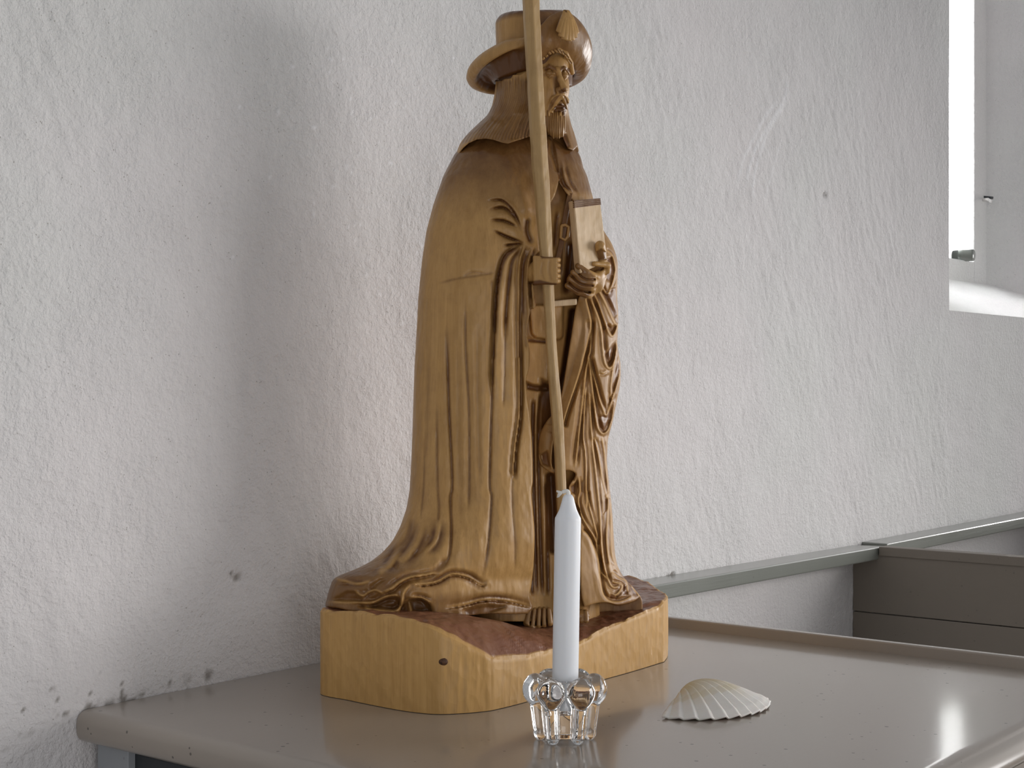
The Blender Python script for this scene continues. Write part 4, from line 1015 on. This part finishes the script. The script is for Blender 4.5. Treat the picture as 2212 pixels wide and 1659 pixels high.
wk = [(0, 0), (-.2, 4), (-3, 7), (-8, 6.5), (-13, 4.5)]
rgt = np.array([SA, -CA, 0]); 
def wp(dx, dz): return rgt*dx*pxm+np.array([0, 0, zt(1068)-z0+dz*pxm])
wick = tube('wick', [wp(*p) for p in cr(wk, 4)], 3.4*pxm, M_wick, candle, 8, radii=list(np.linspace(5.2, 3.8, 17)*pxm))
for k_ in range(14):
    e_ = (-21-random.uniform(0, 5), 3.5+random.uniform(-11, 8)); tube('wick_strand', [wp(-11, 5.2)+np.array([0, 0, 0]), wp(-15, 4.6+(e_[1]-4.5)*.35), wp(*e_)], 1.25*pxm, M_wick, wick, 5)

# ------------------------------------------------------------------ glass candle holder
t = NT('clear_glass'); t.base((1, 1, 1)); t.set(Roughness=.0, IOR=1.5, Transmission_Weight=1.0); M_glass = t.m
def glass_field(h):
    R_ = .048; ax = np.arange(-R_, R_, h, dtype=np.float32); az = np.arange(-.004, .062, h, dtype=np.float32)
    x, y, z = ax[:, None, None], ax[None, :, None], az[None, None, :]
    r = np.sqrt(x*x+y*y)
    prof = np.interp(az, [0, .012, .030, .040, .053], [.0175, .0185, .0205, .0225, .0225])[None, None, :]
    Vf = np.maximum(r-prof, np.maximum(.004-z, z-.0525))
    Vf = smax(Vf, -(r-np.interp(az, [0, .0225, .0235, .06], [-.02, -.02, .0113, .0122])[None, None, :]), .002)
    view = math.atan2(-SA, -CA)
    for k in range(6):
        an = view+math.radians(30+60*k); c, s_ = math.cos(an), math.sin(an)
        cx, cy = .0265*c, .0265*s_
        rr_ = x*c+y*s_-.0255; tt = -x*s_+y*c; zz = z-.0435
        f = (np.sqrt((rr_/.0112)**2+(tt/(.0130+.25*np.minimum(zz, 0)))**2+(zz/.0135)**2)-1)*.0112
        Vf = smin(Vf, f, .003)
        # tapering leg ending in a ball foot
        ta = np.clip((z-.004)/.030, 0, 1); rc = .0215+(.0245-.0215)*ta
        f = np.sqrt((x*c+y*s_-rc)**2+tt**2+np.maximum(np.maximum(.0045-z, z-.034), 0)**2)-(.0050+.0012*ta)
        Vf = smin(Vf, f, .0022)
        f = np.sqrt((x*c+y*s_-.0215)**2+tt**2+(z-.0055)**2)-.0055
        Vf = smin(Vf, f, .0012)
    return Vf, np.array([-R_, -R_, -.004])
h_ = .00075
Vf, o0 = glass_field(h_); pos, Q = surface_nets(np.pad(Vf, 1, constant_values=.01)); pos = (pos-1)*h_+o0
me = np_mesh('candle_holder', pos, Q); ho = link('candle_holder', me, M_glass, None, True); ho.location = (cbase[0], cbase[1], 0.0)
tag(ho, 'clear glass candle holder with round lobes and ball feet', 'candle holder')

# ------------------------------------------------------------------ scallop shell on the desk
t = NT('scallop_shell'); at = t.attr('tone'); co = t.coord(); nz_ = t.noise(co, 60, 3)
c = t.mix(t.math('MULTIPLY_ADD', t.math('SUBTRACT', nz_, .5), .35, at), (.84, .80, .75), (.66, .55, .33))
c = t.mix(t.attr('pink'), c, (.70, .50, .44))
t.base(c); t.set(Roughness=.55, Subsurface_Weight=.08, Subsurface_Scale=.004)
t.l(t.bump(t.noise(t.coord((1, 1, 1)), 260, 3), .25, .0008), t.b.inputs['Normal']); M_shell = t.m
RIBS = 13; Rs = .0865; sp = math.radians(62)
na, nr = 208, 60; Vv = []; tone = []; pink = []
for i in range(nr+1):
    r = (i/nr)
    for k in range(na+1):
        u = -1+2*k/na; a_ = u*sp
        ph_ = (u*RIBS/2*1.0) % 1.0; rib = (ph_/.72 if ph_ < .72 else (1-ph_)/.28)
        edge_r = 1-.10*abs(u)**3+.022*rib
        rr_ = r*edge_r
        # dome height along the length and across the fan
        prof = (math.sin(math.pi*min(1, .03+.97*r**.72))**.9) if r < 1 else 0.0
        prof = max(prof, 0)
        cross = max(0.0, math.cos(u*math.pi/2*.97))**.62
        z = .262*prof*cross
        z += .030*rib*min(1, r*2.0)*cross**.3
        if r > .88: z += .004*math.sin((r-.88)/.12*math.pi*2)
        Vv.append((math.sin(a_)*rr_*Rs, -math.cos(a_)*rr_*Rs, z*Rs)); tone.append(np.clip(1.35-r*1.7+.10*math.sin(u*9)+.22*(abs(r-.62) < .05), 0, 1)); pink.append(np.clip((abs(u)-.62)*1.6, 0, 1)*np.clip((u)*2, 0, 1)*(.35+.5*(math.sin(r*30) > .3)))
Fc = []
for i in range(nr):
    for k in range(na): a0 = i*(na+1)+k; Fc.append((a0, a0+1, a0+na+2, a0+na+1))
me = mesh_from('scallop_shell', Vv, Fc); attr(me, 'tone', tone); attr(me, 'pink', pink)
sh = link('scallop_shell', me, M_shell, None, True); md = sh.modifiers.new('so', 'SOLIDIFY'); md.thickness = .0018; md.offset = 0
SHA = math.radians(-44)
sh.rotation_euler = (0, 0, ANG-math.pi/2+SHA*-1)
pc = on_desk(1468, 1516); sh.location = (pc[0], pc[1], .0012)
tag(sh, 'cream white scallop shell lying on the desk beside the candle', 'shell')
